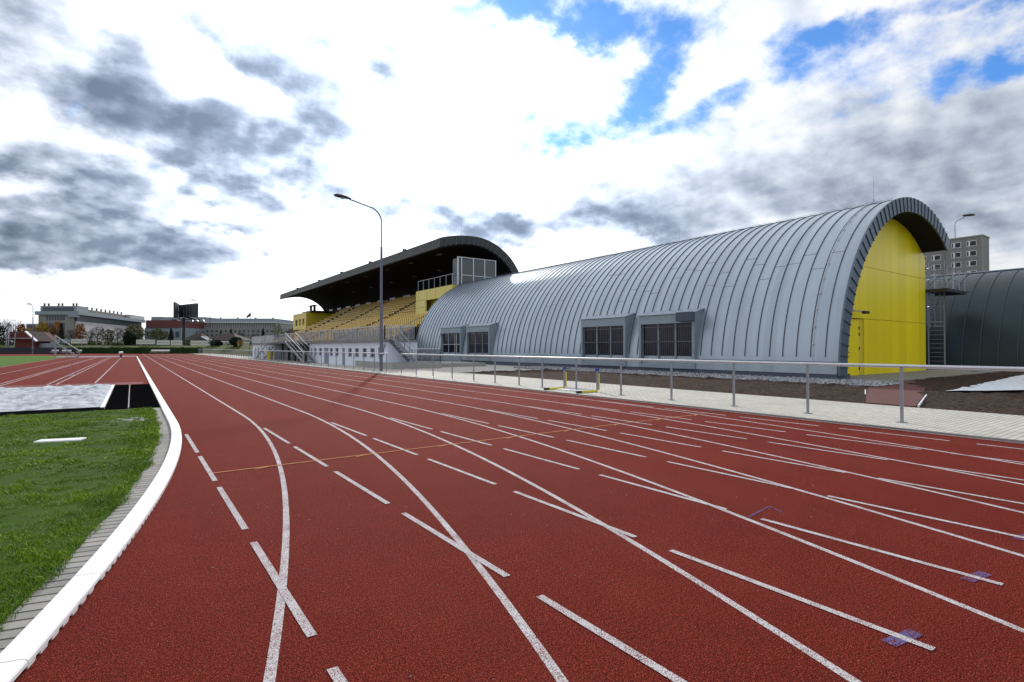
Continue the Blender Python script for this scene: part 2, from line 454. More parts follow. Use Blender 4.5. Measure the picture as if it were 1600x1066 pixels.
for x in (3.18, 4.41, 5.65): 
    strip(b, [(x - .12, 1.07), (x + .12, 1.03)], .07, .0032)
strip(b, [(4.34, 2.56), (4.80, 2.62)], .02, .0032); strip(b, [(4.80, 2.62), (4.72, 2.46)], .02, .0034)
tag(b.build('blue_paint_marks', M['bluepaint'], fix=False), kind='structure')

# runway lines of the area inside the bend
b = MB()
for x in (-5.83, -4.28, -4.07, -2.70, -2.42, -1.22):
    strip(b, [(x, 27.3 if x < -4.2 else 26.5), (x, 100)], .05, .004)
strip(b, [(-7.95, 30), (-7.95, 118)], .08, .004)
tag(b.build('runway_lines', M['line'], fix=False), kind='structure')
rect('sand_dusted_strip', -12, 25.4, .4, 27.6, .0085, M['sandyred'])
rect('football_turf', -120, 26.5, -8.1, 122, .012, M['field'])
# white cross kerb at the end of the inner area
k = MB().box(-9, 104.2, 0, .5, 104.45, .12)
o = k.build('cross_kerb', M['whitepaint']); tag(o, 'low white kerb crossing behind the red runways at the far end', 'kerb')
k = MB().box(-9, 100.6, 0, -.9, 101.2, .10)
o = k.build('board', M['stripwhite']); tag(o, 'long white board lying flat in front of the far cross kerb', 'board')

# ------------------------------------------------------------------ white raised kerb along lane one
KY = 12.2
def kerb_pt(s):     # s: distance along the kerb from the bend start (negative = round the near bend)
    if s >= 0: return Vector((0, KY + s)), Vector((0, 1))
    a = -s / 36.635; return Vector((-36.635 + 36.635 * math.cos(a), KY - 36.635 * math.sin(a))), Vector((math.sin(a), math.cos(a)))
KX = .655
root = empty('track_kerb', (KX, KY, 0), 'white raised metal kerb with scalloped lower edge, curving along the inside of the red track', 'kerb')
PROF = [(-.073, .026), (-.073, .044), (-.066, .051), (.050, .051), (.064, .047), (.071, .038), (.073, .022)]
def kerb_section(s0, s1, fine):
    b = MB(); n = max(2, int((s1 - s0) / .25)) if s0 < 0 else 2
    ss = np.linspace(s0 + .005, s1 - .005, n + 1); m = len(PROF)
    base = len(b.v)
    for s in ss:
        p, d = kerb_pt(s); q = Vector((d.y, -d.x))
        for u, z in PROF: b.v.append((KX + p.x + q.x * u, p.y + q.y * u, z))
    for i in range(n):
        for j in range(m):
            a = base + i * m + j; c = base + i * m + (j + 1) % m
            b.f.append((a, c, c + m, a + m)); b.m.append(0)
    b.f.append(tuple(range(base, base + m))); b.f.append(tuple(range(base + n * m, base + n * m + m))[::-1]); b.m += [0, 0]
    if fine:       # teeth of the scalloped skirt
        s = s0 + .04
        while s < s1 - .05:
            p, d = kerb_pt(s); q = Vector((d.y, -d.x))
            for side in (1, -1):
                vs = []
                for ds, z in ((-.045, .03), (.050, .03), (.030, .002), (-.040, .002)):
                    for u in (.0715, .063):
                        c = p + d * ds + q * u * side; vs.append((KX + c.x, c.y, z))
                b.add(vs, [(0, 2, 4, 6), (1, 7, 5, 3), (0, 1, 3, 2), (2, 3, 5, 4), (4, 5, 7, 6), (6, 7, 1, 0)])
            s += .13
    else:
        for side in (1, -1):
            strip_pts = []
            for s in (s0 + .01, s1 - .01):
                p, d = kerb_pt(s); q = Vector((d.y, -d.x)); c = p + q * side * .06; strip_pts.append((KX + c.x, c.y))
            b.bar((*strip_pts[0], .014), (*strip_pts[1], .014), .02, .027)
    b.build('kerb_section', M['whitepaint'], root)
s = -16.0
while s < 91.5:
    L_ = 1.0 if s < 14 else 2.0 if s < 40 else 4.0
    kerb_section(s, min(s + L_, 91.5), s < 14); s += L_

# edging pavers inside the kerb
b = MB(); uv = []
ss = np.linspace(-16, 3.3, 80)
for s in ss:
    p, d = kerb_pt(s); q = Vector((d.y, -d.x))
    for u in (-.40, .03):
        c = p + q * u; b.v.append((KX + c.x, c.y, .009)); uv.append((u + .45, s + 20))
for i in range(len(ss) - 1): b.f.append((2*i, 2*i+1, 2*i+3, 2*i+2)); b.m.append(0)
tag(b.build('edging_pavers', M['kerbpavers'], uv=uv, fix=False), kind='structure')

# lawn inside the bend, with real blades
def lawn_edge(y):
    s = y - KY
    if s >= 0: return .43
    a = math.asin(min(1, -s / 36.6)); return -35.98 + 36.40 * math.cos(a)
b = MB(); ysl = np.linspace(-12, 15.35, 70)
for y in ysl:
    xe = lawn_edge(y) - .02 + .012 * math.sin(y * 9) + .015 * math.sin(y * 23)
    for k in range(9):
        x = xe - (38 * (k / 8) ** 2); b.v.append((x, y, .018 + (.012 if k else 0)))
for i in range(len(ysl) - 1):
    for k in range(8):
        a = i * 9 + k; b.f.append((a + 1, a, a + 9, a + 10)); b.m.append(0)
tag(b.build('lawn', M['lawn'], fix=False), kind='structure')

from mathutils import noise as mno
def blades(name, n, x0, y0, x1, y1, hmin, hmax, w):
    X = rng.uniform(x0, x1, n); Y = rng.uniform(y0, y1, n)
    edge = np.array([lawn_edge(y) for y in Y]) + rng.normal(0, .022, n) + .035 * np.sin(Y * 5.3) * np.sin(Y * 2.1 + 1)
    keep = X < edge
    # bare spots
    bare = ((X + .05) / .32) ** 2 + ((Y - 13.0) / .55) ** 2 < rng.uniform(.5, 1.2, n)
    slab = (abs(X + .9) < .34) & (abs(Y - 10.72) < .24)
    near = ((X - edge) > -.45) & (rng.uniform(0, 1, n) < .15)
    keep &= ~bare & ~slab
    X = X[keep]; Y = Y[keep]; n = len(X)
    clump = np.array([mno.noise(Vector((x * 1.7, y * 1.7, 0))) for x, y in zip(X, Y)])
    clump2 = np.array([mno.noise(Vector((x * 6, y * 6, 3))) for x, y in zip(X, Y)])
    H = rng.uniform(hmin, hmax, n) * np.clip(1 + .9 * clump + 1.1 * clump2, .55, 2.2)
    A = rng.uniform(0, 2 * np.pi, n); lean = rng.uniform(.2, 1.1, n) * H; LA = rng.uniform(0, 2 * np.pi, n)
    W = w * rng.uniform(.6, 1.3, n)
    V = np.zeros((n, 5, 3), dtype=np.float32)
    dx = np.cos(A) * W / 2; dy = np.sin(A) * W / 2; lx = np.cos(LA) * lean; ly = np.sin(LA) * lean
    V[:, 0] = np.stack([X - dx, Y - dy, np.full(n, .015)], 1); V[:, 1] = np.stack([X + dx, Y + dy, np.full(n, .015)], 1)
    V[:, 2] = np.stack([X - dx * .8 + lx * .35, Y - dy * .8 + ly * .35, .015 + H * .6], 1)
    V[:, 3] = np.stack([X + dx * .8 + lx * .35, Y + dy * .8 + ly * .35, .015 + H * .6], 1)
    V[:, 4] = np.stack([X + lx, Y + ly, .015 + H * .95], 1)
    me = bpy.data.meshes.new(name); me.vertices.add(n * 5); me.vertices.foreach_set('co', V.ravel())
    base = np.arange(n) * 5
    q = np.stack([base, base + 1, base + 3, base + 2], 1); t = np.stack([base + 2, base + 3, base + 4], 1)
    loops = np.concatenate([q.ravel(), t.ravel()]); me.loops.add(len(loops)); me.loops.foreach_set('vertex_index', loops.astype(np.int32))
    me.polygons.add(2 * n)
    me.polygons.foreach_set('loop_start', np.concatenate([np.arange(n) * 4, n * 4 + np.arange(n) * 3]).astype(np.int32))
    me.polygons.foreach_set('loop_total', np.concatenate([np.full(n, 4), np.full(n, 3)]).astype(np.int32))
    me.materials.append(M['blades']); me.update(); me.validate()
    o = bpy.data.objects.new(name, me); col.objects.link(o); tag(o, 'short bright green grass blades covering the lawn inside the bend', 'grass', kind='stuff')
    return o
blades('grass', 190000, -3.6, 2.6, .50, 8, .014, .034, .0050)
blades('grass', 170000, -7.0, 8, .50, 15.3, .018, .038, .0095)
blades('grass', 16000, -14, 4, -3.6, 15.3, .025, .05, .012)

o = MB().obox((-1.20, 10.72), (.56, -.17), (.07, .22), .012, .05).build('cover_slab', M['stripwhite'], bevel=.006)
tag(o, 'small white rectangular cover slab lying in the lawn', 'slab')
b = MB()
for k in range(26):
    a = rng.uniform(0, 6.28); rr = rng.uniform(0, .38); x = -.05 + rr * math.cos(a) * .8; y = 13.0 + rr * math.sin(a); r_ = rng.uniform(.015, .05)
    b.tube([(x, y, .01), (x, y, .02 + r_ * .5)], [r_ * 1.3, r_ * .7], 6)
tag(b.build('sand_patch', M['concrete']), 'bare stony sandy patch worn into the lawn beside the black mats', 'sand patch', kind='stuff')

# sand pit with black mats
b = MB(); nx, ny = 130, 110
for j in range(ny + 1):
    for i in range(nx + 1):
        x = -9.5 + (9.5 - .60) * i / nx; y = 15.95 + 9.3 * j / ny
        z = .06 + .09 * (mno.noise(Vector((x * 1.5, y * 2.5, 1))) + .8 * mno.noise(Vector((x * 4, y * 6, 2)))) * min(1, min(i, nx - i, j, ny - j) / 2)
        b.v.append((x, y, max(.012, z)))
for j in range(ny):
    for i in range(nx):
        a = j * (nx + 1) + i; b.f.append((a, a + 1, a + nx + 2, a + nx + 1)); b.m.append(0)
tag(b.build('sand_pit', M['sand'], smooth=True, fix=False), kind='structure')
def mat_(x0, y0, x1, y1, lab):
    r = MB().box(x0, y0, .0, x1, y1, .035)
    n = int((y1 - y0) / .28)
    for i in range(n):
        y = y0 + (i + .5) * (y1 - y0) / n; r.box(x0 + .03, y - .05, .035, x1 - .03, y + .05, .044)
    tag(r.build('rubber_mat', M['blackmat']), lab, 'mat', 'black ribbed rubber mats beside the sand pit')
mat_(-.50, 15.55, -.08, 25.3, 'black ribbed rubber mat touching the right edge of the sand pit')
mat_(-.03, 15.55, .565, 25.3, 'black ribbed rubber mat squeezed between its neighbour and the white kerb')
tag(MB().box(-10, 15.4, .0, -.52, 15.9, .04).build('rubber_mat', M['blackmat']), 'long black rubber mat along the near edge of the sand pit next to the lawn', 'mat', 'black ribbed rubber mats beside the sand pit')
tag(MB().box(-.60, 15.95, .0, -.52, 25.3, .055).build('pit_edge_board', M['whitepaint']), 'white board edging the right side of the sand pit', 'board')
tag(MB().box(-.065, 15.6, .0, -.043, 25.2, .046).build('divider_strip', M['concrete']), 'thin pale strip between the two black mats', 'strip')

# ------------------------------------------------------------------ paving, soil, gravel on the hall side
rect('paving', 11.2, -14, 15.3, 160, .03, M['pavers'])
tag(MB().box(11.13, -14, -.02, 11.2, 160, .034).build('paving_kerb', M['concretedark']), kind='structure')
b = MB(); nx, ny = 60, 160
for j in range(ny + 1):
    for i in range(nx + 1):
        x = 15.3 + 9.2 * (i / nx); y = -14 + 40.5 * j / ny
        z = .02 + .10 * abs(mno.noise(Vector((x * .6, y * .6, 0)))) + .09 * mno.noise(Vector((x * 2.2, y * 2.2, 5))) + .05 * mno.noise(Vector((x * 6, y * 6, 9)))
        e = min(1, (i) / 3, (ny - j) / 3); yc = 5.25 + (x - 15.3) * .34
        if x < 24.5 and abs(y - yc) < .75: e *= .25
        b.v.append((x, y, .02 + max(.0, z) * e))
for j in range(ny):
    for i in range(nx):
        a = j * (nx + 1) + i; b.f.append((a, a + 1, a + nx + 2, a + nx + 1)); b.m.append(0)
tag(b.build('soil_bed', M['soil'], smooth=True, fix=False), kind='structure')
# right hand soil, beyond the hall corner
b = MB(); nx, ny = 60, 60
for j in range(ny + 1):
    for i in range(nx + 1):
        x = 24.4 + 22 * i / nx; y = -14 + 23.2 * j / ny
        z = .12 * abs(mno.noise(Vector((x * .6, y * .6, 0)))) + .07 * mno.noise(Vector((x * 2.2, y * 2.2, 5)))
        b.v.append((x, y, .02 + max(0, z)))
for j in range(ny):
    for i in range(nx):
        a = j * (nx + 1) + i; b.f.append((a, a + 1, a + nx + 2, a + nx + 1)); b.m.append(0)
tag(b.build('soil_patch', M['soil'], smooth=True, fix=False), kind='structure')
rect('forecourt', 15.3, 26.5, 24.4, 60, .034, M['pavers'])
tag(MB().box(23.3, 8.6, 0, 46, 11.6, .10).build('concrete_apron', M['concretedark']), kind='structure')
tag(MB().box(21.6, 8.4, 0, 24.3, 30, .075).build('gravel_bed', M['gravelbed']), kind='structure')
b = MB()
n = 9000
gx = rng.uniform(21.6, 24.25, n); gy = rng.uniform(7.9, 30, n)
for x, y in zip(gx, gy):
    r_ = rng.uniform(.035, .085); h = r_ * rng.uniform(.8, 1.4); a0 = rng.uniform(0, 1.57); zz = .07
    vs = [(x + r_ * math.cos(a0 + k * 1.5708) * rng.uniform(.7, 1.2), y + r_ * math.sin(a0 + k * 1.5708) * rng.uniform(.7, 1.2), zz + rng.uniform(0, .02)) for k in range(4)]
    vs.append((x + rng.uniform(-.02, .02), y + rng.uniform(-.02, .02), zz + h))
    b.add(vs, [(0, 1, 4), (1, 2, 4), (2, 3, 4), (3, 0, 4)])
tag(b.build('gravel', M['gravel'], fix=False), 'strip of pale crushed stone between the soil and the foot of the grey hall', 'gravel', kind='stuff')
# red runway leading up to the yellow end
def slabpoly(name, pts, z, mat):
    bb = MB(); n = len(pts)
    bb.add([(x, y, 0) for x, y in pts] + [(x, y, z) for x, y in pts], [tuple(range(n))[::-1], tuple(range(n, 2 * n))] + [(i, (i + 1) % n, (i + 1) % n + n, i + n) for i in range(n)])
    o = bb.build(name, mat); tag(o, kind='structure'); return o
slabpoly('red_path', [(15.3, 4.75), (18.7, 5.6), (23.2, 6.9), (27.2, 8.55), (23.0, 8.55), (21.0, 7.9), (18.2, 6.9), (15.3, 5.8)], .06, M['redpath'])
o = MB().bar((15.4, 4.72, .05), (19.0, 5.62, .06), .03, .06).build('edging_board', M['stripwhite'])
tag(o, 'pale edging board on the right side of the red path', 'edging')
o = MB().bar((17.9, 6.8, .05), (19.6, 7.45, .06), .03, .06).build('edging_board', M['stripwhite'])
tag(o, 'short pale edging board on the left side of the red path', 'edging')
b = MB(); nx, ny = 40, 16
for j in range(ny + 1):
    for i in range(nx + 1):
        u = i / nx; x = 20.4 + 16 * u; y0 = 5.55 - 2.2 * u * 1.0; y1 = 5.6 + .45 * u; 
        y0 = 5.5 - (x - 20.4) * .55; y1 = 5.55 + (x - 20.4) * .07 + .12 * mno.noise(Vector((x * 1.3, 0, 0)))
        y = y0 + (y1 - y0) * j / ny
        b.v.append((x, y, .13 + .03 * mno.noise(Vector((x, y * 1.5, 2)))))
for j in range(ny):
    for i in range(nx):
        a = j * (nx + 1) + i; b.f.append((a, a + 1, a + nx + 2, a + nx + 1)); b.m.append(0)
tag(b.build('ground_fleece', M['sheet'], smooth=True, fix=False), 'white fleece sheet spread over the brown soil at the right', 'sheet')

# ------------------------------------------------------------------ steel railings between track and paving
def railing(label, posts, y0, y1, base_z=.03):
    r = empty('track_railing', (12.0, y0, base_z), label, 'railing', 'steel railings along the paving')
    MB().tube([(12.0, y0, 1.11), (12.0, y1, 1.11)], .036, 10).build('top_rail', M['galvlight'], r, smooth=True)
    pm = None
    for y in posts:
        if pm is None:
            bb = MB().tube([(12.0, y, .03), (12.0, y, 1.08)], .030, 8); bb.box(11.93, y - .07, .03, 12.07, y + .07, .042)
            pm = bb.build('post', M['galv'], r, smooth=True); y_first = y
        else:
            c = pm.copy(); c.location = (0, y - y_first, 0); c.parent = r; col.objects.link(c)
    return r
railing('long steel railing with round top rail in front of the grey hall', [2.15, 3.94, 5.68, 7.43, 9.28, 11.12, 13.1, 14.9, 16.3, 17.95, 19.6, 21.5, 23.4, 25.3, 27.15], -6, 27.2)
railing('long steel railing with round top rail in front of the white building and the stand', [29.25 + 1.86 * k for k in range(58)], 29.15, 136)

# ------------------------------------------------------------------ lamp posts
def lamp(label, loc, height, arm, dirv, hs=1.15):
    r = empty('street_lamp', loc, label, 'street lamp', 'curved arm lamp posts round the track')
    x, y, z = loc; d = Vector((dirv[0], dirv[1], 0)).normalized()
    h = height
    MB().tube([(x, y, z), (x, y, z + h * .42), (x, y, z + h * .42 + .02), (x, y, z + h * .74)], [.105, .098, .082, .075], 10).build('pole', M['lamppost'], r, smooth=True)
    MB().box(x - .14, y - .14, z + .95, x + .14, y + .14, z + 1.45).build('fuse_box', M['lamppost'], r, bevel=.02)
    pts = [(x, y, z + h * .74)]; rr = min(1.0, arm * .35)
    pts.append((x, y, z + h * .97 - rr))
    for k in range(1, 8):
        a = math.pi / 2 * k / 7 * .93
        p = Vector((x, y, 0)) + d * rr * (1 - math.cos(a)); pts.append((p.x, p.y, z + h * .97 - rr + rr * math.sin(a)))
    e = Vector((x, y, 0)) + d * (arm - .5); pts.append((e.x, e.y, z + h * .995))
    MB().tube(pts, .042, 8).build('arm', M['lamppost'], r, smooth=True)
    # flattened tapering lantern
    hb = MB(); secs = [(-.42, .05, .05), (-.30, .10, .08), (0, .17, .11), (.30, .16, .10), (.44, .06, .05)]
    c0 = Vector((x, y, z + h)) + d * (arm - .1); q = Vector((-d.y, d.x, 0)); n = 10
    secs = [(t * hs, w * hs, hh * hs * 1.15) for t, w, hh in secs]
    for t, w, hh in secs:
        for k in range(n):
            a = 2 * math.pi * k / n
            hb.v.append(tuple(c0 + d * t + q * w * math.cos(a) + Vector((0, 0, (hh if math.sin(a) > 0 else hh * .35) * math.sin(a) + t * .06))))
    for i in range(len(secs) - 1):
        for k in range(n):
            a = i * n + k; c = i * n + (k + 1) % n; hb.f.append((a, c, c + n, a + n)); hb.m.append(0)
    hb.f.append(tuple(range(n))); hb.f.append(tuple(range((len(secs) - 1) * n, len(secs) * n))); hb.m += [0, 0]
    hd = hb.build('lantern', M['darksteel'], r, smooth=True)
    lb = MB()
    lb.tube([c0 + Vector((0, 0, -.02)) + d * .02, c0 + Vector((0, 0, -.085)) + d * .04], [.13, .09], 10)
    lb.build('lens', M['lampglass'], hd, smooth=True)
    return r
lamp('tall lamp post with curved arm in front of the white building', (12.45, 31.2, .03), 10.3, 2.5, (-1, 0))
lamp('lamp post with curved arm at the far end of the straight beside the billboard', (13.4, 128.5, 0), 11.3, 3.2, (-1, 0))
p = far(51, 112); lamp('distant lamp post rising behind the red roofed hut at the left edge', (p.x, p.y, 0), 10.6, .9, (-RT.x, -RT.y))
p = far(1494, 70); lamp('lamp post behind the dark hall, lantern turned right against the cloudy sky', (p.x, p.y, 0), 18.9, 1.9, (RT.x, RT.y), 1.9)

# ------------------------------------------------------------------ the grey barrel hall
HX, HZ, HR, HRI = 33.4, .15, 9.02, 8.34
Y0h, Y1h = 10.26, 52.0
def arcp(r, a0, a1, n): return [(HX + r * math.cos(a), HZ + r * math.sin(a)) for a in np.linspace(R(a0), R(a1), n)]
hall = empty('sports_hall', (HX, 31, 0), 'long grey zinc barrel roofed sports hall with bright yellow end wall', 'hall')
A0, A1 = 178.5, 56.0
b = MB(); b.ring_y(arcp(HR, A0, A1, 73), arcp(HR - .12, A0, A1, 73), Y0h + .02, Y1h, 0)
b.build('roof', M['zinc'], hall, smooth=True)
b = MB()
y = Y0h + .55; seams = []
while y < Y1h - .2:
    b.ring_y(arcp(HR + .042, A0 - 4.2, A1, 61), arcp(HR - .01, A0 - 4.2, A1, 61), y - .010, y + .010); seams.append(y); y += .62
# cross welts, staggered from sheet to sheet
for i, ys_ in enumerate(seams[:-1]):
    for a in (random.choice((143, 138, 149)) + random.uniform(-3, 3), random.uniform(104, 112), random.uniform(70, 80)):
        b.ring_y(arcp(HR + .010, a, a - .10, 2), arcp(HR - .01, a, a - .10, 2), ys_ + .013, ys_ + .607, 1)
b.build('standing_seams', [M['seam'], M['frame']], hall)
# low ledge and flat skirt under it
for ya, yb in ((Y0h + .03, 17.15), (21.15, 21.95), (26.1, 37.0), (45.9, Y1h)): MB().box(24.27, ya, .80, 24.42, yb, .85).build('ledge', M['fascia'], hall)
MB().box(24.33, Y0h + .05, .0, 25.6, Y1h, .32).build('plinth', M['plinth'], hall)
b = MB().box(24.30, Y0h + .05, .32, 24.40, Y1h, .80); b.build('skirt', M['zinc'], hall)
# fascia ring at the yellow end with radial seams
fo = MB().ring_y(arcp(HR + .05, 179.2, A1 - .3, 80), arcp(HRI, 179.2, A1 - .3, 80), Y0h - .06, Y0h + .02)
b = fo
a = 177.0
while a > 57:
    ca, sa = math.cos(R(a)), math.sin(R(a))
    p0 = Vector((HX + (HRI + .0) * ca, Y0h - .067, HZ + (HRI + .0) * sa)); p1 = Vector((HX + (HR + .052) * ca, Y0h - .067, HZ + (HR + .052) * sa))
    t = Vector((-sa, 0, ca)) * .024; ydir = Vector((0, .03, 0))
    b.add([p0 - t - ydir, p0 + t - ydir, p1 + t - ydir, p1 - t - ydir, p0 - t + ydir, p0 + t + ydir, p1 + t + ydir, p1 - t + ydir],
          [(0,1,2,3),(7,6,5,4),(0,4,5,1),(1,5,6,2),(2,6,7,3),(3,7,4,0)], 1)
    a -= 3.25
fo.build('fascia', [M['fascia'], M['seam']], hall)
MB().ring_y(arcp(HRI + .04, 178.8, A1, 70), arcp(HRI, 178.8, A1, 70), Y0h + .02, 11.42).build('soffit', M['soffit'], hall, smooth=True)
# end cap of overhang tip, facing right
# yellow end wall, with recessed door bay at its lower left
YW = 11.40
def under(r, x): return HZ + math.sqrt(max(0, r * r - (x - HX) ** 2))
def wallpiece(x0, x1, z0, z1, yy, th=.12, name='end_wall', mat=None):
    bb = MB(); x0 = max(x0, HX - math.sqrt((HRI + .02) ** 2 - (z0 - HZ) ** 2) + .004); xs = np.linspace(x0, x1, 60)
    top = [max(z0 + .002, min(z1, under(HRI + .02, x))) for x in xs]
    pr = [(x0, z0)] + [(x1, z0)] + [(x, t) for x, t in zip(xs[::-1], top[::-1])]
    pr = [p for i, p in enumerate(pr) if i == 0 or (abs(p[0] - pr[i-1][0]) + abs(p[1] - pr[i-1][1])) > 1e-5]
    bb.prism_y(pr, yy, yy + th); return bb
wall = wallpiece(25.12, 38.5, 5.555, 99, YW)
wall2 = wallpiece(25.12, 38.5, 2.915, 5.535, YW); base = len(wall.v); wall.add(wall2.v, wall2.f)
w3 = wallpiece(29.9, 38.5, .02, 2.895, YW); wall.add(w3.v, w3.f)
wall.box(29.9, YW + .13, .02, 29.98, YW + .5, 2.895)
wall.build('end_wall', M['yellow'], hall)
wallpiece(25.1, 38.45, .1, 8.0, YW + .14, .05).build('wall_backing', M['joint'], hall)
# right return wall of the hall and inner closing
MB().box(38.36, YW + .13, 0, 38.5, Y1h, 7.25).build('side_wall', M['zinc'], hall)
dr = MB().box(25.6, YW + .06, .06, 29.89, YW + .13, 2.88).build('door_panel', M['yellowdeep'], hall)
door = MB().box(27.95, YW + .015, .07, 29.30, YW + .06, 2.80).build('door', M['yellow'], hall)
MB().tube([(28.12, YW - .03, 1.25), (28.32, YW - .03, 1.25)], .018, 8).tube([(28.12, YW + .02, 1.25), (28.12, YW - .03, 1.25)], .02, 8).build('handle', M['galvlight'], door)
for hz in (.35, 1.35, 2.05, 2.35): MB().box(29.30, YW - .005, hz, 29.40, YW + .05, hz + .16).build('hinge', M['darksteel'], door)
# swan neck outlet and little camera on the yellow wall
o = MB().tube([(28.25, YW - .05, 4.1), (28.25, YW - .05, 3.55), (28.32, YW - .14, 3.25)], .035, 8).tube([(28.32, YW - .14, 3.25), (28.85, YW - .4, 3.22)], .03, 8).build('wall_bracket', M['galv'], hall, smooth=True)
MB().box(28.72, YW - .55, 3.10, 29.15, YW - .34, 3.24).build('wall_camera', M['darksteel'], o, bevel=.03)
# vent box at the crown, lightning rods, down conductor
MB().tube([(35.3, 10.9, 8.95), (35.3, 10.9, 9.28)], [.24, .22], 12).tube([(35.3, 10.9, 9.29), (35.3, 10.9, 9.36)], [.30, .26], 12).build('roof_vent', M['galv'], hall)
for (x_, y_) in ((32.0, 11.7), (33.3, 25.0), (33.3, 38.0)):
    z_ = under(HR, x_); MB().tube([(x_, y_, z_), (x_, y_, z_ + .3)], .03, 6).tube([(x_, y_, z_ + .3), (x_, y_, z_ + 1.35)], .009, 5).build('lightning_rod', M['galv'], hall)
b = MB()
pts = [(HX + (HR + .07) * math.cos(R(a)), 11.35, HZ + (HR + .07) * math.sin(R(a))) for a in np.linspace(176, 92, 50)]
b.tube(pts, .012, 6)
for p in pts[::3]: b.box(p[0] - .03, 11.32, p[2] - .02, p[0] + .03, 11.38, p[2] + .03)
b.build('lightning_cable', M['galvlight'], hall, smooth=True)
# ridge wire holders: tiny line along the crown
MB().tube([(31.2, Y0h + .3, under(HR, 31.2) + .09), (31.2, Y1h - .3, under(HR, 31.2) + .09)], .008, 5).build('ridge_cable', M['galv'], hall)

# the four box windows standing out of the barrel
def window_box(y0, y1, sill, entrance=False, box=False):
    xf = 24.22; top = 3.30
    fr = MB()
    zt = 3.62; xb = HX - math.sqrt(HR ** 2 - (zt - HZ) ** 2) + .1
    def side(ya, yb):
        pr = [(xf, sill), (xf + 1.2, sill), (xb + .2, 2.6), (xb + .1, zt), (xf, top)]
        fr.prism_y(pr[::-1], ya, yb)
    side(y0, y0 + .16); side(y1 - .16, y1)
    fr.box(xf, y0 + .161, top - .50, xf + .14, y1 - .161, top - .02)       # head panel
    fr.box(xf, y0 + .161, sill, xf + .14, y1 - .161, sill + .22 if not entrance else sill + .12)
    f = fr.build('window_surround', M['frame'], hall)
    rf = MB(); rf.prism_y([(xf - .06, top), (xb + .25, zt + .02), (xb + .25, zt + .07), (xf - .06, top + .05)][::-1], y0 - .05, y1 + .05)
    rf.build('rooflet', M['zinc'], f)
    zs = sill + (.22 if not entrance else .12); zt_ = top - .5
    MB().box(xf + .20, y0 + .16, zs, xf + .24, y1 - .16, zt_).build('pane', M['glass'], f)
    n = 3; mb = MB()
    for k in range(n + 1):
        yy = y0 + .16 + (y1 - y0 - .32) * k / n
        w = .04 if k in (0, n) else .055
        mb.box(xf + .14, yy - w, zs, xf + .20, yy + w, zt_)
    mb.build('mullions', M['frame'], f)
    gb = MB(); yy = y0 + .22
    yend = y1 - .2
    if entrance: yend = y0 + (y1 - y0) * .0 + (y1 - y0)
    if not entrance:
        while yy < yend:
            gb.tube([(xf + .04, yy, zs + .03), (xf + .04, yy, zt_ - .03)], .0085, 5); yy += .135
        gb.box(xf + .02, y0 + .165, (zs + zt_) / 2 + .1, xf + .06, y1 - .165, (zs + zt_) / 2 + .14)
        gb.box(xf + .02, y0 + .165, zt_ - .2, xf + .06, y1 - .165, zt_ - .17)
        gb.build('grille', M['bars'], f)
    else:
        gb.box(xf + .1, y0 + .9, zs - .1, xf + .17, y0 + 1.0, zt_); gb.box(xf + .1, y0 + .17, 1.72, xf + .17, y1 - .17, 1.78)
        gb.build('door_frame', M['galvlight'], f)
        MB().box(xf - .9, y0 + .3, .03, xf + .1, y0 + 1.6, .18).build('step', M['concrete'], f)
    if box: MB().box(xf - .32, y0 - .05, top - .42, xf - .01, y0 + .95, top + .06).build('shutter_box', M['plinth'], f, bevel=.01)
window_box(17.25, 21.05, .32, box=True); window_box(22.1, 26.0, .32)
window_box(37.1, 40.85, .32); window_box(41.85, 45.7, .2, entrance=True)

# ------------------------------------------------------------------ the second, darker hall
hall2 = empty('dark_hall', (49, 12, 0), 'second barrel roofed hall in darker zinc behind the ladder tower at the right edge', 'hall')
def arc2(r, a0, a1, n): return [(49 + r * math.cos(a), r * math.sin(a)) for a in np.linspace(R(a0), R(a1), n)]
MB().ring_y(arc2(6.72, 178, 20, 61), arc2(6.6, 178, 20, 61), -14, 44).build('roof', M['zincdark'], hall2, smooth=True)
b = MB(); y = -13.4
while y < 43:
    b.ring_y(arc2(6.765, 178, 20, 50), arc2(6.71, 178, 20, 50), y - .015, y + .015); y += .86
b.build('standing_seams', M['seam'], hall2)
MB().box(42.1, -14, 0, 42.5, 44, .34).build('plinth', M['concrete'], hall2)
MB().prism_y([(42.0, 0), (56, 0), (56, 3)] + arc2(6.55, 30, 175, 30), 43.7, 43.9).build('end_wall', M['plinth'], hall2)
MB().tube([(48.0, -14, 6.70), (48.0, 44, 6.70)], .06, 8).build('ridge_cap', M['galv'], hall2)

# ------------------------------------------------------------------ ladder tower with platform between the halls
lt = empty('ladder_tower', (40, 11, .1), 'galvanised caged ladder and railed platform between the yellow end and the dark hall', 'ladder')
xl = 40.2
for yy in (10.95, 11.75): MB().box(xl - .04, yy - .035, .1, xl + .04, yy + .035, 6.75).build('stile', M['galv'], lt)
for k in range(24): MB().tube([(xl, 10.95, .35 + k * .27), (xl, 11.75, .35 + k * .27)], .015, 6).build('rung', M['galv'], lt)
for z_ in (2.75, 3.0, 3.95, 5.6, 6.3):
    pts = [(xl - .75 * math.sin(math.pi * t), 10.95 + .8 * (1 - (1 + math.cos(math.pi * t)) / 2), z_) for t in np.linspace(0, 1, 12)]
    MB().tube(pts, .022, 6).build('cage_hoop', M['galv'], lt)
for t in (.2, .4, .6, .8):
    x_ = xl - .75 * math.sin(math.pi * t); y_ = 10.95 + .8 * (1 - (1 + math.cos(math.pi * t)) / 2)
    MB().bar((x_, y_, 2.7), (x_, y_, 6.3), .03).build('cage_bar', M['galv'], lt)
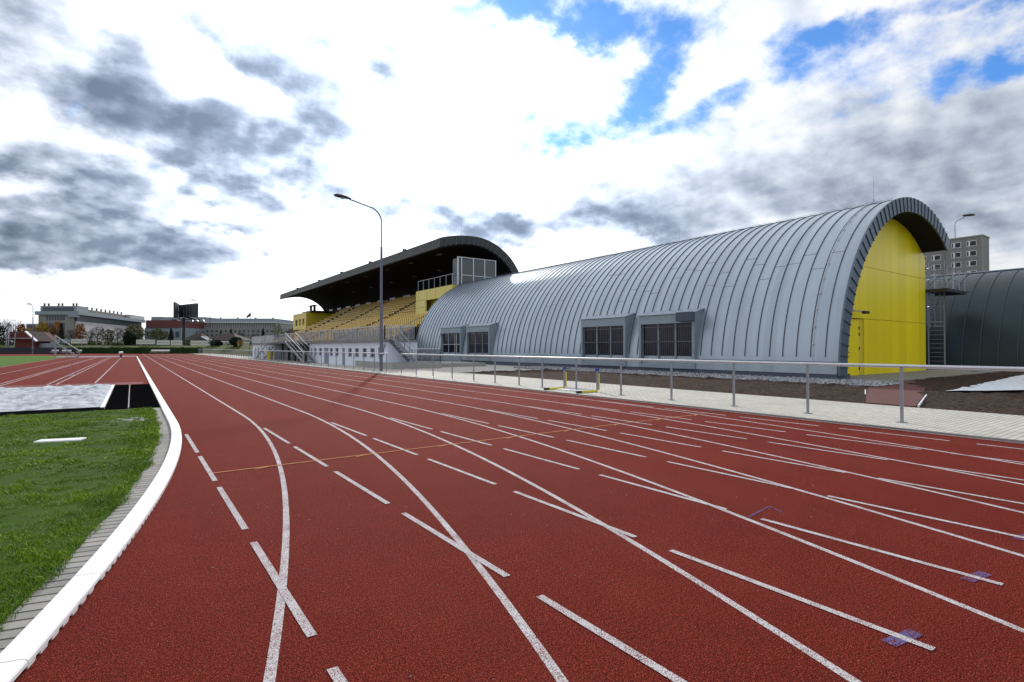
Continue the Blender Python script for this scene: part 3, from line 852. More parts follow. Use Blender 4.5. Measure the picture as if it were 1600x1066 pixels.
MB().box(38.6, 10.35, 4.88, 42.6, 11.9, 4.93).box(38.6, 10.35, 4.74, 38.7, 11.9, 4.879).box(41.9, 10.35, 4.74, 42.0, 11.9, 4.879).box(38.71, 10.35, 4.76, 41.89, 10.42, 4.879).build('platform', M['darksteel'], lt)
for (x_, y_) in ((38.7, 10.4), (39.8, 10.4), (40.9, 10.4), (41.95, 10.4), (41.95, 11.0), (41.95, 11.85), (38.7, 11.0)):
    MB().tube([(x_, y_, 4.96), (x_, y_, 6.2)], .024, 6).build('rail_post', M['galv'], lt)
for z_ in (5.5, 6.2):
    MB().tube([(38.7, 10.4, z_), (41.95, 10.4, z_), (41.95, 11.85, z_)], .022, 6).build('handrail', M['galv'], lt)
MB().box(40.9, 12.2, 0, 41.0, 15.5, 4.6).build('screen_wall', M['plinth'], lt)

# ------------------------------------------------------------------ low white clubhouse building under the terrace
def club(label, y0, y1, wins, doors, x0=14.0, x1=22.0, zt=1.86):
    r = empty('terrace_building', (x0, y0, 0), label, 'building')
    # front wall pieces around openings so that windows sit in real recesses
    ops = sorted([(a, b_, .79, 1.40) for a, b_ in wins] + [(a, b_, .03, 1.42) for a, b_ in doors])
    wb = MB(); y = y0
    for a, b_, z0, z1 in ops:
        if a > y: wb.box(x0, y, 0, x0 + .25, a, zt)
        wb.box(x0, a, z1, x0 + .25, b_, zt)
        if z0 > .1: wb.box(x0, a, 0, x0 + .25, b_, z0)
        y = b_
    wb.box(x0, y, 0, x0 + .25, y1, zt)
    wb.box(x0 + .251, y0, 0, x1, y0 + .25, zt); wb.box(x0 + .251, y1 - .25, 0, x1, y1, zt)
    wb.build('wall', M['whitewall'], r)
    for a, b_ in wins:
        f = MB().box(x0 + .10, a + .001, .79, x0 + .14, b_ - .001, 1.40).build('window', M['windowdark'], r)
        MB().box(x0 - .03, a - .03, .75, x0 + .08, b_ + .03, .788).build('sill', M['frame'], f)
        m_ = (a + b_) / 2; MB().box(x0 + .07, m_ - .02, .79, x0 + .099, m_ + .02, 1.40).build('frame', M['frame'], f)
    for a, b_ in doors:
        d = MB().box(x0 + .08, a + .001, .03, x0 + .13, b_ - .001, 1.41).build('door', M['doorgrey'], r)
        MB().tube([(x0 + .04, a + .12, .75), (x0 + .04, a + .26, .75)], .015, 6).build('handle', M['galvlight'], d)
    MB().box(x0 - .22, y0 - .1, zt, x1, y1 + .1, zt + .14).build('terrace_slab', M['concretedark'], r)
    return r
c1 = club('low white building with a row of dark square windows under the terrace', 34.0, 53.3,
     [(34.86, 35.56), (36.32, 37.18), (37.89, 38.75), (39.55, 40.41), (41.13, 42.0), (44.41, 45.29), (45.97, 46.84), (49.2, 50.14), (50.9, 51.63), (52.3, 52.9)],
     [(42.75, 43.47), (47.2, 48.5)], x1=16.2)
MB().box(13.9, 34.3, 1.45, 14.0, 34.55, 1.68).build('wall_lamp', M['galv'], c1)
c2 = club('small white building with doors at the far end of the terrace', 69, 83, [(71.2, 72.2), (75.6, 76.6)], [(78.2, 79.2), (80.4, 81.4)])
# dark bay between them
bay = empty('stair_bay', (14, 61, 0), 'dark open bay behind the double steel staircase', 'shelter')
MB().box(16.4, 53.4, 0, 16.6, 68.9, 1.86).build('back_wall', M['plinth'], bay)
MB().box(14.0, 53.45, 1.86, 22, 68.85, 2.0).build('terrace_slab', M['concretedark'], bay)
for y_ in (56, 59, 62, 65): MB().box(14.0, y_, 0, 14.2, y_ + .2, 1.859).build('pillar', M['darksteel'], bay)
# things stored in the bay
for i, (x_, y_, h_, c_) in enumerate(((14.8, 55.2, .9, 'white crate'), (15.0, 58.0, 1.1, 'dark wheeled cart'), (14.9, 64.4, .8, 'pale crate'))):
    bb = MB().box(x_ - .35, y_ - .5, .1, x_ + .35, y_ + .5, h_)
    for sx in (-.3, .3):
        for sy in (-.4, .4): bb.box(x_ + sx - .04, y_ + sy - .04, 0, x_ + sx + .04, y_ + sy + .04, .1)
    bb.box(x_ - .38, y_ - .53, h_, x_ + .38, y_ + .53, h_ + .05)
    tag(bb.build('storage_crate', [M['stripwhite'], M['darksteel'], M['concrete']][i]), ['white storage crate in the dark bay nearest the white building', 'dark storage crate in the middle of the dark bay', 'grey storage crate in the dark bay beyond the stairs'][i], 'crate')
p_ = MB().tube([(13.4, 68.3, .03), (13.4, 68.3, 1.0)], [.3, .38], 10).build('bin', M['hurdleyellow'], smooth=True); tag(p_, 'yellow brown bin by the far foot of the steel stairs', 'bin')

# terrace fence: top rail, many balusters in one mesh per bay
def terrace_fence(label, pts, z0=2.0, h=.95, step=1.05, mat='galv', slats=True):
    r = empty('terrace_fence', (*pts[0], z0), label, 'fence')
    mb = MB()
    for p, q in zip(pts[:-1], pts[1:]):
        P = Vector((*p, 0)); Q = Vector((*q, 0)); MB().bar((*p, z0 + h), (*q, z0 + h), .05).build('top_rail', M['galvlight'], r)
        MB().bar((*p, z0 + .1), (*q, z0 + .1), .035).build('bottom_rail', M[mat], r)
        n = max(1, round((Q - P).length / step))
        for k in range(n + 1):
            c = P.lerp(Q, k / n); MB().bar((c.x, c.y, z0), (c.x, c.y, z0 + h), .055).build('post', M[mat], r)
        if slats:
            n2 = int((Q - P).length / .14)
            for k in range(n2):
                c = P.lerp(Q, (k + .5) / n2); mb.bar((c.x, c.y, z0 + .1), (c.x, c.y, z0 + h), .016)
    if slats: mb.build('balusters', M[mat], r)
    return r
terrace_fence('grey slatted fence along the front edge of the terrace above the white building', [(13.85, 56.5), (13.85, 34.1), (16.1, 34.1), (16.1, 52.4), (22.0, 52.4)])
terrace_fence('grey slatted fence along the terrace above the double staircase', [(13.85, 66.0), (13.85, 58.6)])
terrace_fence('pale slatted fence on the far end of the terrace', [(22, 83), (13.85, 83), (13.85, 68.5)], mat='galvlight')
terrace_fence('fence climbing beside the far flight of seats', [(22.3, 112.9), (16.5, 112.9)], z0=1.9, slats=False)

# steel stairs
def stairs(label, p0, p1, z0, z1, width, wdir, name='steel_stairs'):
    p0 = Vector(p0); p1 = Vector(p1); w = Vector(wdir)
    r = empty(name, (p0.x, p0.y, z0), label, 'stairs', 'steel stairs up to the terrace')
    n = max(3, round((z1 - z0) / .18)); tb = MB()
    d = (p1 - p0)
    for k in range(n):
        a = p0 + d * (k / n); tb.obox((a.x, a.y), (d.x / n * 1.05, d.y / n * 1.05), (w.x * width, w.y * width), z0 + (z1 - z0) * (k + 1) / n - .04, z0 + (z1 - z0) * (k + 1) / n)
    tb.build('treads', M['steps'], r)
    for s in (0, 1):
        o_ = w * width * s
        A = Vector((p0.x + o_.x, p0.y + o_.y, z0)); B = Vector((p1.x + o_.x, p1.y + o_.y, z1))
        MB().bar(A + Vector((0, 0, .02)), B + Vector((0, 0, .0)), .05, .22).build('stringer', M['galv'], r)
        MB().tube([A, A + Vector((0, 0, .95)), B + Vector((0, 0, .95)), B], .028, 6).build('handrail', M['galvlight'], r)
        MB().bar(A + Vector((0, 0, .5)), B + Vector((0, 0, .5)), .025).build('mid_rail', M['galv'], r)
        for k in range(1, 4):
            c = A.lerp(B, k / 4); MB().bar(c, c + Vector((0, 0, .95)), .03).build('post', M['galv'], r)
    return r
stairs('steel stairs going down towards the viewer in front of the dark bay', (12.75, 50.4), (12.75, 57.6), .03, 2.0, 1.0, (1, 0))
stairs('steel stairs going down away from the viewer in front of the dark bay', (12.75, 73.5), (12.75, 66.6), .03, 2.0, 1.0, (1, 0))
o = MB().box(12.7, 57.7, 1.9, 13.9, 66.5, 2.0).build('stair_landing', M['steps']); tag(o, 'steel landing joining the two flights in front of the terrace', 'landing')
stairs('steel stairs from the near corner of the terrace down to the concrete landing', (15.6, 33.1), (14.1, 33.1), .5, 2.0, .9, (0, 1))
# concrete landing block between the white building and the hall
ld = empty('concrete_landing', (15.5, 33, 0), 'low concrete landing with mesh railing between the white building and the grey hall', 'landing')
MB().box(13.9, 33.0, 0, 17.6, 40, .46).box(17.61, 34.2, 0, 22, 40, .3).build('block', M['concrete'], ld)
mb = MB(); pts = [(15.35, 33.05), (17.5, 33.05), (17.5, 40)]
for p, q in zip(pts[:-1], pts[1:]):
    MB().tube([(*p, 1.37), (*q, 1.37)], .03, 6).build('top_rail', M['galvlight'], ld)
    P = Vector((*p, 0)); Q = Vector((*q, 0)); n = max(2, round((Q - P).length / .75))
    for k in range(n + 1):
        c = P.lerp(Q, k / n); MB().bar((c.x, c.y, .46), (c.x, c.y, 1.37), .04).build('post', M['galv'], ld)
    n2 = int((Q - P).length / .07)
    for k in range(n2):
        c = P.lerp(Q, (k + .5) / n2); mb.bar((c.x, c.y, .52), (c.x, c.y, 1.3), .007)
    for z_ in np.arange(.55, 1.3, .12): mb.bar((*p, z_), (*q, z_), .007)
mb.build('mesh_infill', M['galv'], ld)

# ------------------------------------------------------------------ grandstand
SY0, SY1 = 52.6, 131.0
gs = empty('grandstand', (28, 90, 0), 'grandstand with yellow seats under a sweeping black curved canopy', 'grandstand')
def rake(x):
    return 2.30 + (x - 22.2) * .45 if x < 29.5 else 2.30 + 7.3 * .45 + (x - 29.5) * .56
xs_rows = [22.2 + .82 * k for k in range(19)]
prof = [(22.0, 0), (22.0, 2.0)]
for i, x in enumerate(xs_rows): prof += [(x, rake(x) if i else 2.0), (x, rake(x + .4))] if False else [(x - .05, (rake(xs_rows[i-1]) if i else 2.0)), (x - .05, rake(x))]
prof += [(38.2, rake(xs_rows[-1])), (38.2, 0)]
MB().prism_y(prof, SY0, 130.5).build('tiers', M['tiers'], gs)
MB().box(38.0, SY0, rake(xs_rows[-1]), 38.2, 130.5, 10.6).build('back_wall', M['darksteel'], gs)
# canopy shell
co = [(27.84, 13.68), (28.94, 13.99), (30.31, 14.23), (31.97, 14.36), (33.29, 14.3), (34.64, 14.0), (36.02, 13.38), (37.45, 12.36), (38.71, 10.74), (39.5, 8.8), (39.9, 6.5), (40.0, 3), (40.0, 0)]
ci = [(27.73, 12.5), (28.82, 12.82), (30.18, 13.12), (31.9, 13.3), (33.0, 13.22), (34.1, 12.98), (35.33, 12.45), (36.6, 11.6), (37.6, 10.5), (38.3, 8.8), (38.6, 6.5), (38.7, 3), (38.7, 0)]
def smooth_poly(p, n=4):
    out = []
    for i in range(len(p) - 1):
        a = Vector(p[max(0, i-1)]); b_ = Vector(p[i]); c = Vector(p[i+1]); d = Vector(p[min(len(p)-1, i+2)])
        for k in range(n):
            t = k / n; out.append(tuple(.5 * ((2*b_) + (c - a)*t + (2*a - 5*b_ + 4*c - d)*t*t + (3*b_ - a - 3*c + d)*t**3)))
    out.append(tuple(p[-1])); return out
CO, CI = smooth_poly(co), smooth_poly(ci)
mid = [(o_[0] * .12 + i_[0] * .88, o_[1] * .12 + i_[1] * .88) for o_, i_ in zip(CO, CI)]
b = MB().ring_y(CO, mid, SY0, SY1); acc = 0
for i in range(1, len(CO)):
    acc += (Vector(CO[i]) - Vector(CO[i-1])).length
    if acc > .5:
        acc = 0; p0 = Vector((CI[i][0], SY0 - .01, CI[i][1])); p1 = Vector((CO[i][0], SY0 - .01, CO[i][1]))
        t = (p1 - p0).normalized().cross(Vector((0, 1, 0))) * .022; yv = Vector((0, .02, 0))
        b.add([p0 - t - yv, p0 + t - yv, p1 + t - yv, p1 - t - yv, p0 - t + yv, p0 + t + yv, p1 + t + yv, p1 - t + yv], [(0,1,2,3),(7,6,5,4),(0,4,5,1),(1,5,6,2),(2,6,7,3),(3,7,4,0)], 1)
cn = b.build('canopy', [M['canopy'], M['fascia']], gs, smooth=True)
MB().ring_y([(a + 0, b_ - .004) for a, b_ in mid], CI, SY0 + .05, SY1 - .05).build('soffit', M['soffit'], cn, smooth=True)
b = MB(); y = SY0 + .7
while y < SY1: b.bar((27.76, y, 12.62), (27.83, y, 13.7), .02, .03); y += .8
b.build('front_seams', M['seam'], cn)
for y_ in (63, 75, 88, 101, 117):
    MB().box(28.1, y_, 13.72, 28.5, y_ + .4, 14.05).build('floodlight', M['darksteel'], cn)
for i, y_ in enumerate((58, 66, 74, 83, 92, 101)):
    for x_, z_ in ((30.6, 13.0), (35.0, 12.35)):
        MB().box(x_ - .25, y_, z_ - .2, x_ + .25, y_ + .5, z_ - .02).build('soffit_lamp', M['galv'], cn)
MB().tube([(32.5, 56.0, 14.3), (32.5, 56.0, 16.4)], .012, 5).build('lightning_rod', M['galv'], cn)
# yellow boxes
def ybox(x0, x1, y0, y1, z0, z1, openings):
    o = MB()
    ys_ = [y0] + [v for a in openings for v in a[:2]] + [y1]
    y = y0
    for a, b_, za, zb in openings:
        o.box(x0, y, z0, x0 + .2, a, z1); o.box(x0, a, zb, x0 + .2, b_, z1); o.box(x0, a, z0, x0 + .2, b_, za); y = b_
    o.box(x0, y, z0, x0 + .2, y1, z1)
    bx = o.build('yellow_cabin', M['yellowlit'], gs)
    MB().box(x0 + .201, y0, z0, x1, y0 + .2, z1 - .002).build('side_wall', M['yellowdeep'], bx); MB().box(x0 + .201, y1 - .2, z0, x1, y1, z1 - .002).build('side_wall', M['yellowdeep'], bx)
    MB().box(x0 + .9, y0 + .2, z0, x0 + 1.0, y1 - .2, z1 - .15).build('inner_wall', M['yellowdeep'], bx)
    MB().box(x0 + .2, y0 + .2, z1 - .14, x1, y1 - .2, z1 - .05).build('roof', M['plinth'], bx)
    jb = MB()
    for z_ in (z1 - 1.25, z1 - 2.15): jb.box(x0 - .006, y0, z_, x0 + .05, openings[0][0] - .01, z_ + .025); jb.box(x0 - .006, openings[-1][1] + .01, z_, x0 + .05, y1, z_ + .025)
    yy = y0 + 1.5
    while yy < y1: jb.box(x0 - .007, yy, z1 - 1.24, x0 + .05, yy + .025, z1); yy += 2.4
    jb.build('panel_joints', M['joint'], bx)
    return bx
ybox(29.5, 36.5, 53.0, 62.3, 3.8, 8.6, [(53.6, 59.6, 5.9, 7.3)])
y2 = ybox(29.5, 36.5, 115.1, 125.9, 3.9, 8.8, [(116.4, 118.2, 6.2, 7.5), (119.3, 121.0, 6.2, 7.5), (122.2, 123.9, 6.2, 7.5)])
# dark lid of the far cabin, table like structure and light frame on it
MB().box(30.2, 113.6, 8.85, 36.4, 120.5, 9.15).build('lid', M['darksteel'], y2)
for (yy, zz) in ((117.5, 9.15), (114.8, 9.15)): MB().box(31.0, yy, zz, 31.4, yy + .4, zz + 1.1).build('stack', M['darksteel'], y2)
MB().box(30.8, 114.2, 10.25, 31.6, 118.6, 10.4).build('crossbeam', M['darksteel'], y2)
for yy in (115.3, 118.3, 121.5, 125.7): MB().bar((29.6, yy, 8.8), (29.6, yy, 11.4), .07).build('frame_post', M['galv'], y2)
MB().bar((29.6, 115.3, 11.4), (29.6, 125.7, 11.4), .05).bar((29.6, 115.3, 10.0), (29.6, 125.7, 10.0), .04).build('frame_rail', M['galv'], y2)
# glass screen and balustrade over the near cabin
sg = MB().box(30.2, 52.75, 8.6, 35.3, 52.79, 11.7).build('glass_screen', M['clear'], gs)
for x_ in (30.18, 30.62, 32.2, 33.75, 35.3): MB().box(x_ - .06, 52.68, 8.55, x_ + .06, 52.86, 11.78).build('screen_post', M['galvlight'], sg)
MB().box(30.1, 52.69, 11.76, 35.4, 52.85, 11.84).box(30.6, 52.72, 9.75, 35.3, 52.745, 9.82).build('screen_rail', M['galvlight'], sg)
MB().box(30.16, 52.87, 8.6, 30.2, 53.9, 11.7).build('return_pane', M['clear'], sg)
for k in range(7): MB().bar((29.72, 53.2 + k * 1.48, 8.6), (29.72, 53.2 + k * 1.48, 9.86), .075).build('balustrade_post', M['galv'], gs)
MB().bar((29.72, 53.0, 9.88), (29.72, 62.2, 9.88), .06).build('balustrade_rail', M['galv'], gs)
# railing down the near end of the seats
b = MB(); 
for k in range(8):
    x_ = 22.3 + k * 1.0; b.bar((x_, 52.55, rake(x_) - .3), (x_, 52.55, rake(x_) + .95), .05)
b.bar((22.3, 52.55, rake(22.3) + .95), (29.3, 52.55, rake(29.3) + .95), .05)
b.build('end_rail', M['galv'], gs)
# light grey posts behind the top rows
for y_ in np.arange(64, 128, 6.0):
    MB().box(37.7, y_, rake(37), 37.95, y_ + 2.6, rake(37) + .75).build('rear_panel', M['galv'], gs)
# seats
aisles = (71.6, 88.0, 104.0)
seatpos = []
for i, x in enumerate(xs_rows[:-1]):
    y = 53.1
    while y < 113:
        ok = all(abs(y - a) > .75 for a in aisles)
        if x > 29.0 and y < 62.9: ok = False
        # gangway openings near the front
        if ok: seatpos.append((x + .28, y, rake(x)))
        y += .58
def seat_geo(bb, x, y, z, simple=False):
    w = .17
    if simple:
        bb.add([(x - .2, y - w, z + .27), (x - .2, y + w, z + .27), (x + .16, y + w, z + .24), (x + .16, y - w, z + .24),
                (x + .22, y - w, z + .54), (x + .22, y + w, z + .54)], [(0, 1, 2, 3), (3, 2, 5, 4)])
    else:
        rows = [(-.20, .22), (-.19, .28), (0, .25), (.13, .24), (.18, .31), (.22, .54), (.24, .55)]
        base = len(bb.v)
        for dx, dz in rows:
            for s in (-1, -.6, .6, 1): bb.v.append((x + dx, y + s * w, z + dz + (.03 if abs(s) == 1 else 0)))
        for r_ in range(len(rows) - 1):
            for k in range(3):
                a = base + r_ * 4 + k; bb.f.append((a, a + 1, a + 5, a + 4)); bb.m.append(0)
        bb.box(x - .05, y - .04, z, x + .05, y + .04, z + .24)
seatpos.sort(key=lambda p: (p[0] ** 2 + p[1] ** 2))
near = [p for p in seatpos if p[0] < 28][:100]
nearset = set(near)
proto = None
for p in near:
    if proto is None:
        bb = MB(); seat_geo(bb, *p); proto = bb.build('seat', M['seatyellow'], gs, fix=False); p0 = p
    else:
        c = proto.copy(); c.parent = gs; c.location = (p[0] - p0[0], p[1] - p0[1], p[2] - p0[2]); col.objects.link(c)
bb = MB()
for p in seatpos:
    if p not in nearset: seat_geo(bb, *p, simple=p[1] > 90)
o = bb.build('seats', M['seatyellow'], gs, fix=False); o['kind'] = 'stuff'; o['label'] = 'remaining rows of yellow plastic seats'

# ------------------------------------------------------------------ hurdle
hu = empty('hurdle', (12.0, 13.1, .03), 'yellow and grey hurdle without its top board standing on the pavers by the railing', 'hurdle')
for yy in (13.95, 12.35):
    f_ = MB().box(11.42, yy - .035, .035, 12.22, yy + .035, .10).build('foot', M['hurdleyellow'], hu, bevel=.008)
    MB().box(11.33, yy - .04, .032, 11.52, yy + .04, .105).build('foot_tip', M['black'], f_)
    MB().box(12.20, yy - .03, .10, 12.25, yy + .03, .74).build('upright', M['galv'], hu)
    u_ = MB().box(12.255, yy - .035, .10, 12.30, yy + .035, .62).build('sleeve', M['hurdleyellow'], hu)
    MB().box(12.18, yy - .045, .70, 12.27, yy + .045, .80).build('cap', M['blue'], u_)
MB().box(12.20, 12.40, .04, 12.24, 13.9, .12).build('base_bar', M['stripwhite'], hu)
o = MB().box(11.75, 12.5, .035, 12.02, 13.8, .06).build('hurdle_board', M['stripwhite']); tag(o, 'white hurdle board lying on the pavers between the hurdle feet', 'board')

# ------------------------------------------------------------------ small things at the far end of the infield
o = MB().tube([(-1.26, 94.7, 0), (-1.26, 94.7, .55)], [.16, .12], 8).build('marker_post', M['hutred'], smooth=True); tag(o, 'short dark red post with a white ball top on the runway end', 'marker')
o2 = MB().tube([(-1.26, 94.7, .55), (-1.26, 94.7, .62), (-1.26, 94.7, .8), (-1.26, 94.7, .9)], [.15, .26, .26, .12], 10).build('cap', M['whitepaint'], o, smooth=True)
o = MB().tube([(-2.57, 35.96, 0), (-2.57, 35.96, 1.35)], .012, 5).tube([(-2.57, 35.96, 0), (-2.57, 35.96, .04)], [.12, .1], 10).build('marker_pole', M['galv']); tag(o, 'thin upright grey pole standing between the runways', 'pole')
# judges' steps
js = empty('judges_steps', (-6.9, 99, 0), 'stepped steel judges stand with handrail at the end of the infield', 'steps')
for k in range(6): MB().box(-8.9 + k * .42, 98.6, 2.2 - k * .37 - .05, -8.9 + k * .42 + .42, 99.9, 2.2 - k * .37).build('tread', M['galvlight'], js)
for yy in (98.6, 99.9):
    MB().bar((-8.9, yy, 2.2), (-6.3, yy, 0), .05, .12).build('stringer', M['galv'], js); MB().bar((-8.9, yy, 3.2), (-6.2, yy, 1.0), .05).build('handrail', M['galvlight'], js)
    MB().bar((-6.2, yy, 0), (-6.2, yy, 1.0), .05).build('leg', M['galv'], js); MB().bar((-8.85, yy, 0), (-8.85, yy, 3.2), .09).build('leg', M['galv'], js); MB().bar((-7.6, yy, 0), (-7.6, yy, 1.2), .06).build('leg', M['galv'], js)

# benches with white slats by the hedge
def bench(px0, px1, dep, lab):
    a = far(px0, dep); c = far(px1, dep); r = empty('bench', a, lab, 'bench', 'white slatted benches in front of the hedge')
    u = (c - a); n = Vector((-u.y, u.x, 0)).normalized()
    for z_, off in ((.45, 0), (.80, .35)): MB().bar(a + n * off + Vector((0, 0, z_)), c + n * off + Vector((0, 0, z_)), .35 if z_ < .5 else .05, .06 if z_ < .5 else .28).build('seat_board' if z_ < .5 else 'backrest', M['whitepaint'], r)
    for t in (.1, .9):
        q = a.lerp(c, t); MB().bar(q, q + Vector((0, 0, .43)), .1).build('leg', M['darksteel'], r)
bench(235, 264, 122, 'white slatted bench in front of the green hedge left of the billboard')
bench(79, 90, 118, 'white bench at the dark fence, first of three from the left')
bench(95, 110, 118, 'white bench at the dark fence, middle of three')
bench(120, 126, 118, 'white bench at the dark fence behind the judges steps')

# ------------------------------------------------------------------ far boundary: fence cloth, hedge, bank
def wallstrip(name, px0, px1, dep, z0, z1, th, mat, n=1, wob=0):
    a = far(px0, dep); c = far(px1, dep); d = (c - a).normalized() ; q = Vector((-d.y, d.x, 0)) * th; bb = MB()
    if not wob: bb.obox(a, c - a, q, z0, z1); return bb
    N_ = int((c - a).length / .5); prev = None
    for i in range(N_ + 1):
        p = a.lerp(c, i / N_); 
        for s in range(4):
            jx, jz = rng.normal(0, wob), rng.normal(0, wob)
            base_ = p + (q if s in (2, 3) else Vector((0, 0, 0))) + d * jx + q.normalized() * rng.normal(0, wob)
            bb.v.append((base_.x, base_.y, z0 if s in (0, 3) else z1 + jz))
    for i in range(N_):
        for s in range(4):
            A = i * 4 + s; B = i * 4 + (s + 1) % 4; bb.f.append((A, B, B + 4, A + 4)); bb.m.append(0)
    return bb
tag(wallstrip('f', -160, 118, 119, 0, 1.45, .1, None).build('fence_screen', M['navy']), 'long low navy cloth fence behind the football turf', 'fence')
hb_ = wallstrip('h', 119, 312, 125, 0, 1.42, 1.4, None, wob=.06)
tag(hb_.build('hedge', M['hedge']), 'long low clipped dark green hedge across the far end of the track', 'hedge')
hb_ = wallstrip('h', 314, 470, 140, 0, 1.5, 1.2, None, wob=.05)
tag(hb_.build('hedge', M['hedge']), 'dark hedge behind the far railing right of the curved lamp post', 'hedge')
# bank
bb = MB(); rows = [(127, 0), (133, 1.1), (138, 1.95), (150, 2.1), (420, 2.2)]
pxs = list(range(-260, 521, 30))
for dep, z_ in rows:
    for px in pxs:
        p = far(px, dep); bb.v.append((p.x, p.y, z_ + (rng.normal(0, .07) if 0 < z_ < 2.15 else 0)))
n = len(pxs)
for j in range(len(rows) - 1):
    for i in range(n - 1): bb.f.append((j * n + i, j * n + i + 1, (j + 1) * n + i + 1, (j + 1) * n + i)); bb.m.append(0)
tag(bb.build('grass_bank', M['bank'], fix=False, smooth=True), kind='structure')

# banners on posts
def banner(px0, px1, py0, py1, dep, mat, lab):
    a = far(px0, dep, py1); c = far(px1, dep, py1); zt = far(px0, dep, py0).z; u = c - a
    n = Vector((u.y, -u.x, 0)).normalized() * .04
    r = empty('banner', (a.x, a.y, 2.0), lab, 'banner', 'advertising banners on the far fence')
    MB().obox(a, u, n, a.z, zt).build('cloth', mat, r)
    pb = MB()                      # dim lettering, too small in the photo to read: pale grey strokes
    k = .08
    while k < .9:
        w_ = rng.uniform(.02, .06); p = a + u * k + n * 1.02
        pb.obox(p, u * w_, n * .2, a.z + (zt - a.z) * .35, a.z + (zt - a.z) * .65); k += w_ + .03
    pb.build('faded_print', M['concrete'] if mat is not M['bslab'] else M['frame'], r)
    for t in (0, .5, 1):
        q = a + u * t - n * 1.5; MB().bar((q.x, q.y, 1.6), (q.x, q.y, zt + .1), .08).build('post', M['galv'], r)
banner(75, 93, 530, 536.5, 141, M['bslab'], 'blue grey banner left of the judges steps')
banner(93, 108, 530, 536.5, 141.5, M['bslab'], 'blue grey banner right behind the judges steps')
banner(111, 127, 530, 536.8, 141, M['banner'], 'cream banner right of the blue grey banners')
banner(128, 136, 530, 536.8, 141, M['banner'], 'narrow cream banner beside the orange tree')
banner(213, 228, 531, 538, 141, M['banner'], 'white banner with reddish lettering right of the round evergreen')
banner(228.5, 242, 531, 538, 141, M['banner'], 'white banner below the left part of the dark red block')
banner(245, 265, 532, 539, 141, M['banner'], 'long pale banner below the right part of the red block')
banner(267, 284.5, 532, 539.5, 141, M['banner'], 'pale banner touching the billboard mast')
banner(298, 317, 532.5, 540, 141, M['banner'], 'cream banner under the gabled porch roof')
banner(317.5, 331, 532.5, 540, 141, M['banner'], 'cream banner just right of the porch roof')
banner(345, 361, 533, 539, 143, M['banner'], 'pale banner under the long dark roof')
banner(374, 390, 534, 541, 141, M['banner'], 'grey banner right of the last round evergreen')

# billboard mast with two panels
dp = 152
bm = empty('billboard_mast', far(287, dp), 'black double billboard on one thick mast seen from behind', 'billboard')
def bpanel(px0, px1, py_a, py_b, py_c, py_d, d0, d1):
    a = far(px0, d0, py_a); b_ = far(px1, d1, py_b); c = far(px1, d1, py_c); d = far(px0, d0, py_d)
    n = (b_ - a).cross(Vector((0, 0, 1))).normalized() * .5; bb = MB()
    bb.add([a, b_, c, d, a + n, b_ + n, c + n, d + n], [(0,1,2,3),(7,6,5,4),(0,4,5,1),(1,5,6,2),(2,6,7,3),(3,7,4,0)])
    o = bb.build('panel', M['darksteel'], bm)
    rb = MB()
    for t in (.14, .3, .46, .62, .78, .92):
        for side in (-.06, 1.06):
            p = a.lerp(b_, t) + n * side; q = d.lerp(c, t) + n * side; rb.bar(p, q, .1)
    rb.build('ribs', M['fascia'], o)
    MB().bar(d + Vector((0, 0, -.6)), c + Vector((0, 0, -.6)), .9, .25).build('catwalk', M['black'], bm)
bpanel(270.5, 278.5, 472, 477, 498.5, 496.5, 148, 158)
bpanel(282, 309.5, 477, 474, 496, 496, 154, 147)
MB().tube([far(287, dp), far(287, dp, 497)], [.42, .38], 12).build('mast', M['black'], bm, smooth=True)
MB().bar(far(276, dp, 488), far(286, dp, 488), .5, .5).bar(far(283, dp, 494), far(300, dp, 498), .4, .4).build('bracket', M['black'], bm)
for i, px in enumerate((299, 307, 317)):
    o = MB().tube([far(px, 150, 499 + i % 2), far(px + 2, 150, 505)], .03, 4).tube([far(px - 1.2, 150, 503.5), far(px + 1.5, 150, 501)], [.35, .28], 8).build('floodlight', M['galv'], bm)

# flag pole
fp = empty('flagpole', far(389.5, 128), 'thin pole flying a dark flag in front of the grey office block', 'flagpole')
MB().tube([far(389.5, 128), far(391.5, 128, 488)], [.09, .05], 6).build('pole', M['galv'], fp)
a = far(391.3, 128, 488); b_ = far(391.3, 128, 494.5); c = far(384.5, 128, 497.5); d = far(385, 128, 494)
MB().add([a, b_, c, d] + [v + Vector((.02, .05, 0)) for v in (a, b_, c, d)], [(0,1,2,3),(7,6,5,4),(0,4,5,1),(1,5,6,2),(2,6,7,3),(3,7,4,0)]).build('flag', M['flag'], fp)
# ------------------------------------------------------------------ far buildings
def zof(py, dep): return CAM_H + (543 - py) / 830 * dep
A_dep = 200; cor = far(121, A_dep); d1 = RT.copy(); d2 = Vector((.316, .949, 0))
oa = empty('office_building', cor, 'long grey office building with dark glazed bands and roof vents on the left', 'building')
w1 = 15.6; left = cor - d1 * w1; L2 = 68
z_ = lambda py: zof(py, A_dep)
MB().obox(left + d1 * .8, d1 * (w1 - 2.2), d2 * L2, 0, z_(492)).build('front_wall', M['bgrey'], oa)
MB().obox(cor - d1 * 1.35 + d2 * .6, d1 * .9, d2 * (L2 - 1), 0, z_(502)).build('side_wall', M['blight'], oa)
g_ = MB().obox(cor - d1 * 1.36 + d2 * .6, d1 * .6, d2 * (L2 - 1.5), z_(502) + .01, z_(492)).build('glazed_band', M['bdark'], oa)
mb = MB()
for k in range(44): mb.obox(cor - d1 * .75 + d2 * (1 + k * 1.5), d1 * .12, d2 * .16, z_(502) + .02, z_(492) - .02)
mb.build('mullions', M['bslab'], g_)
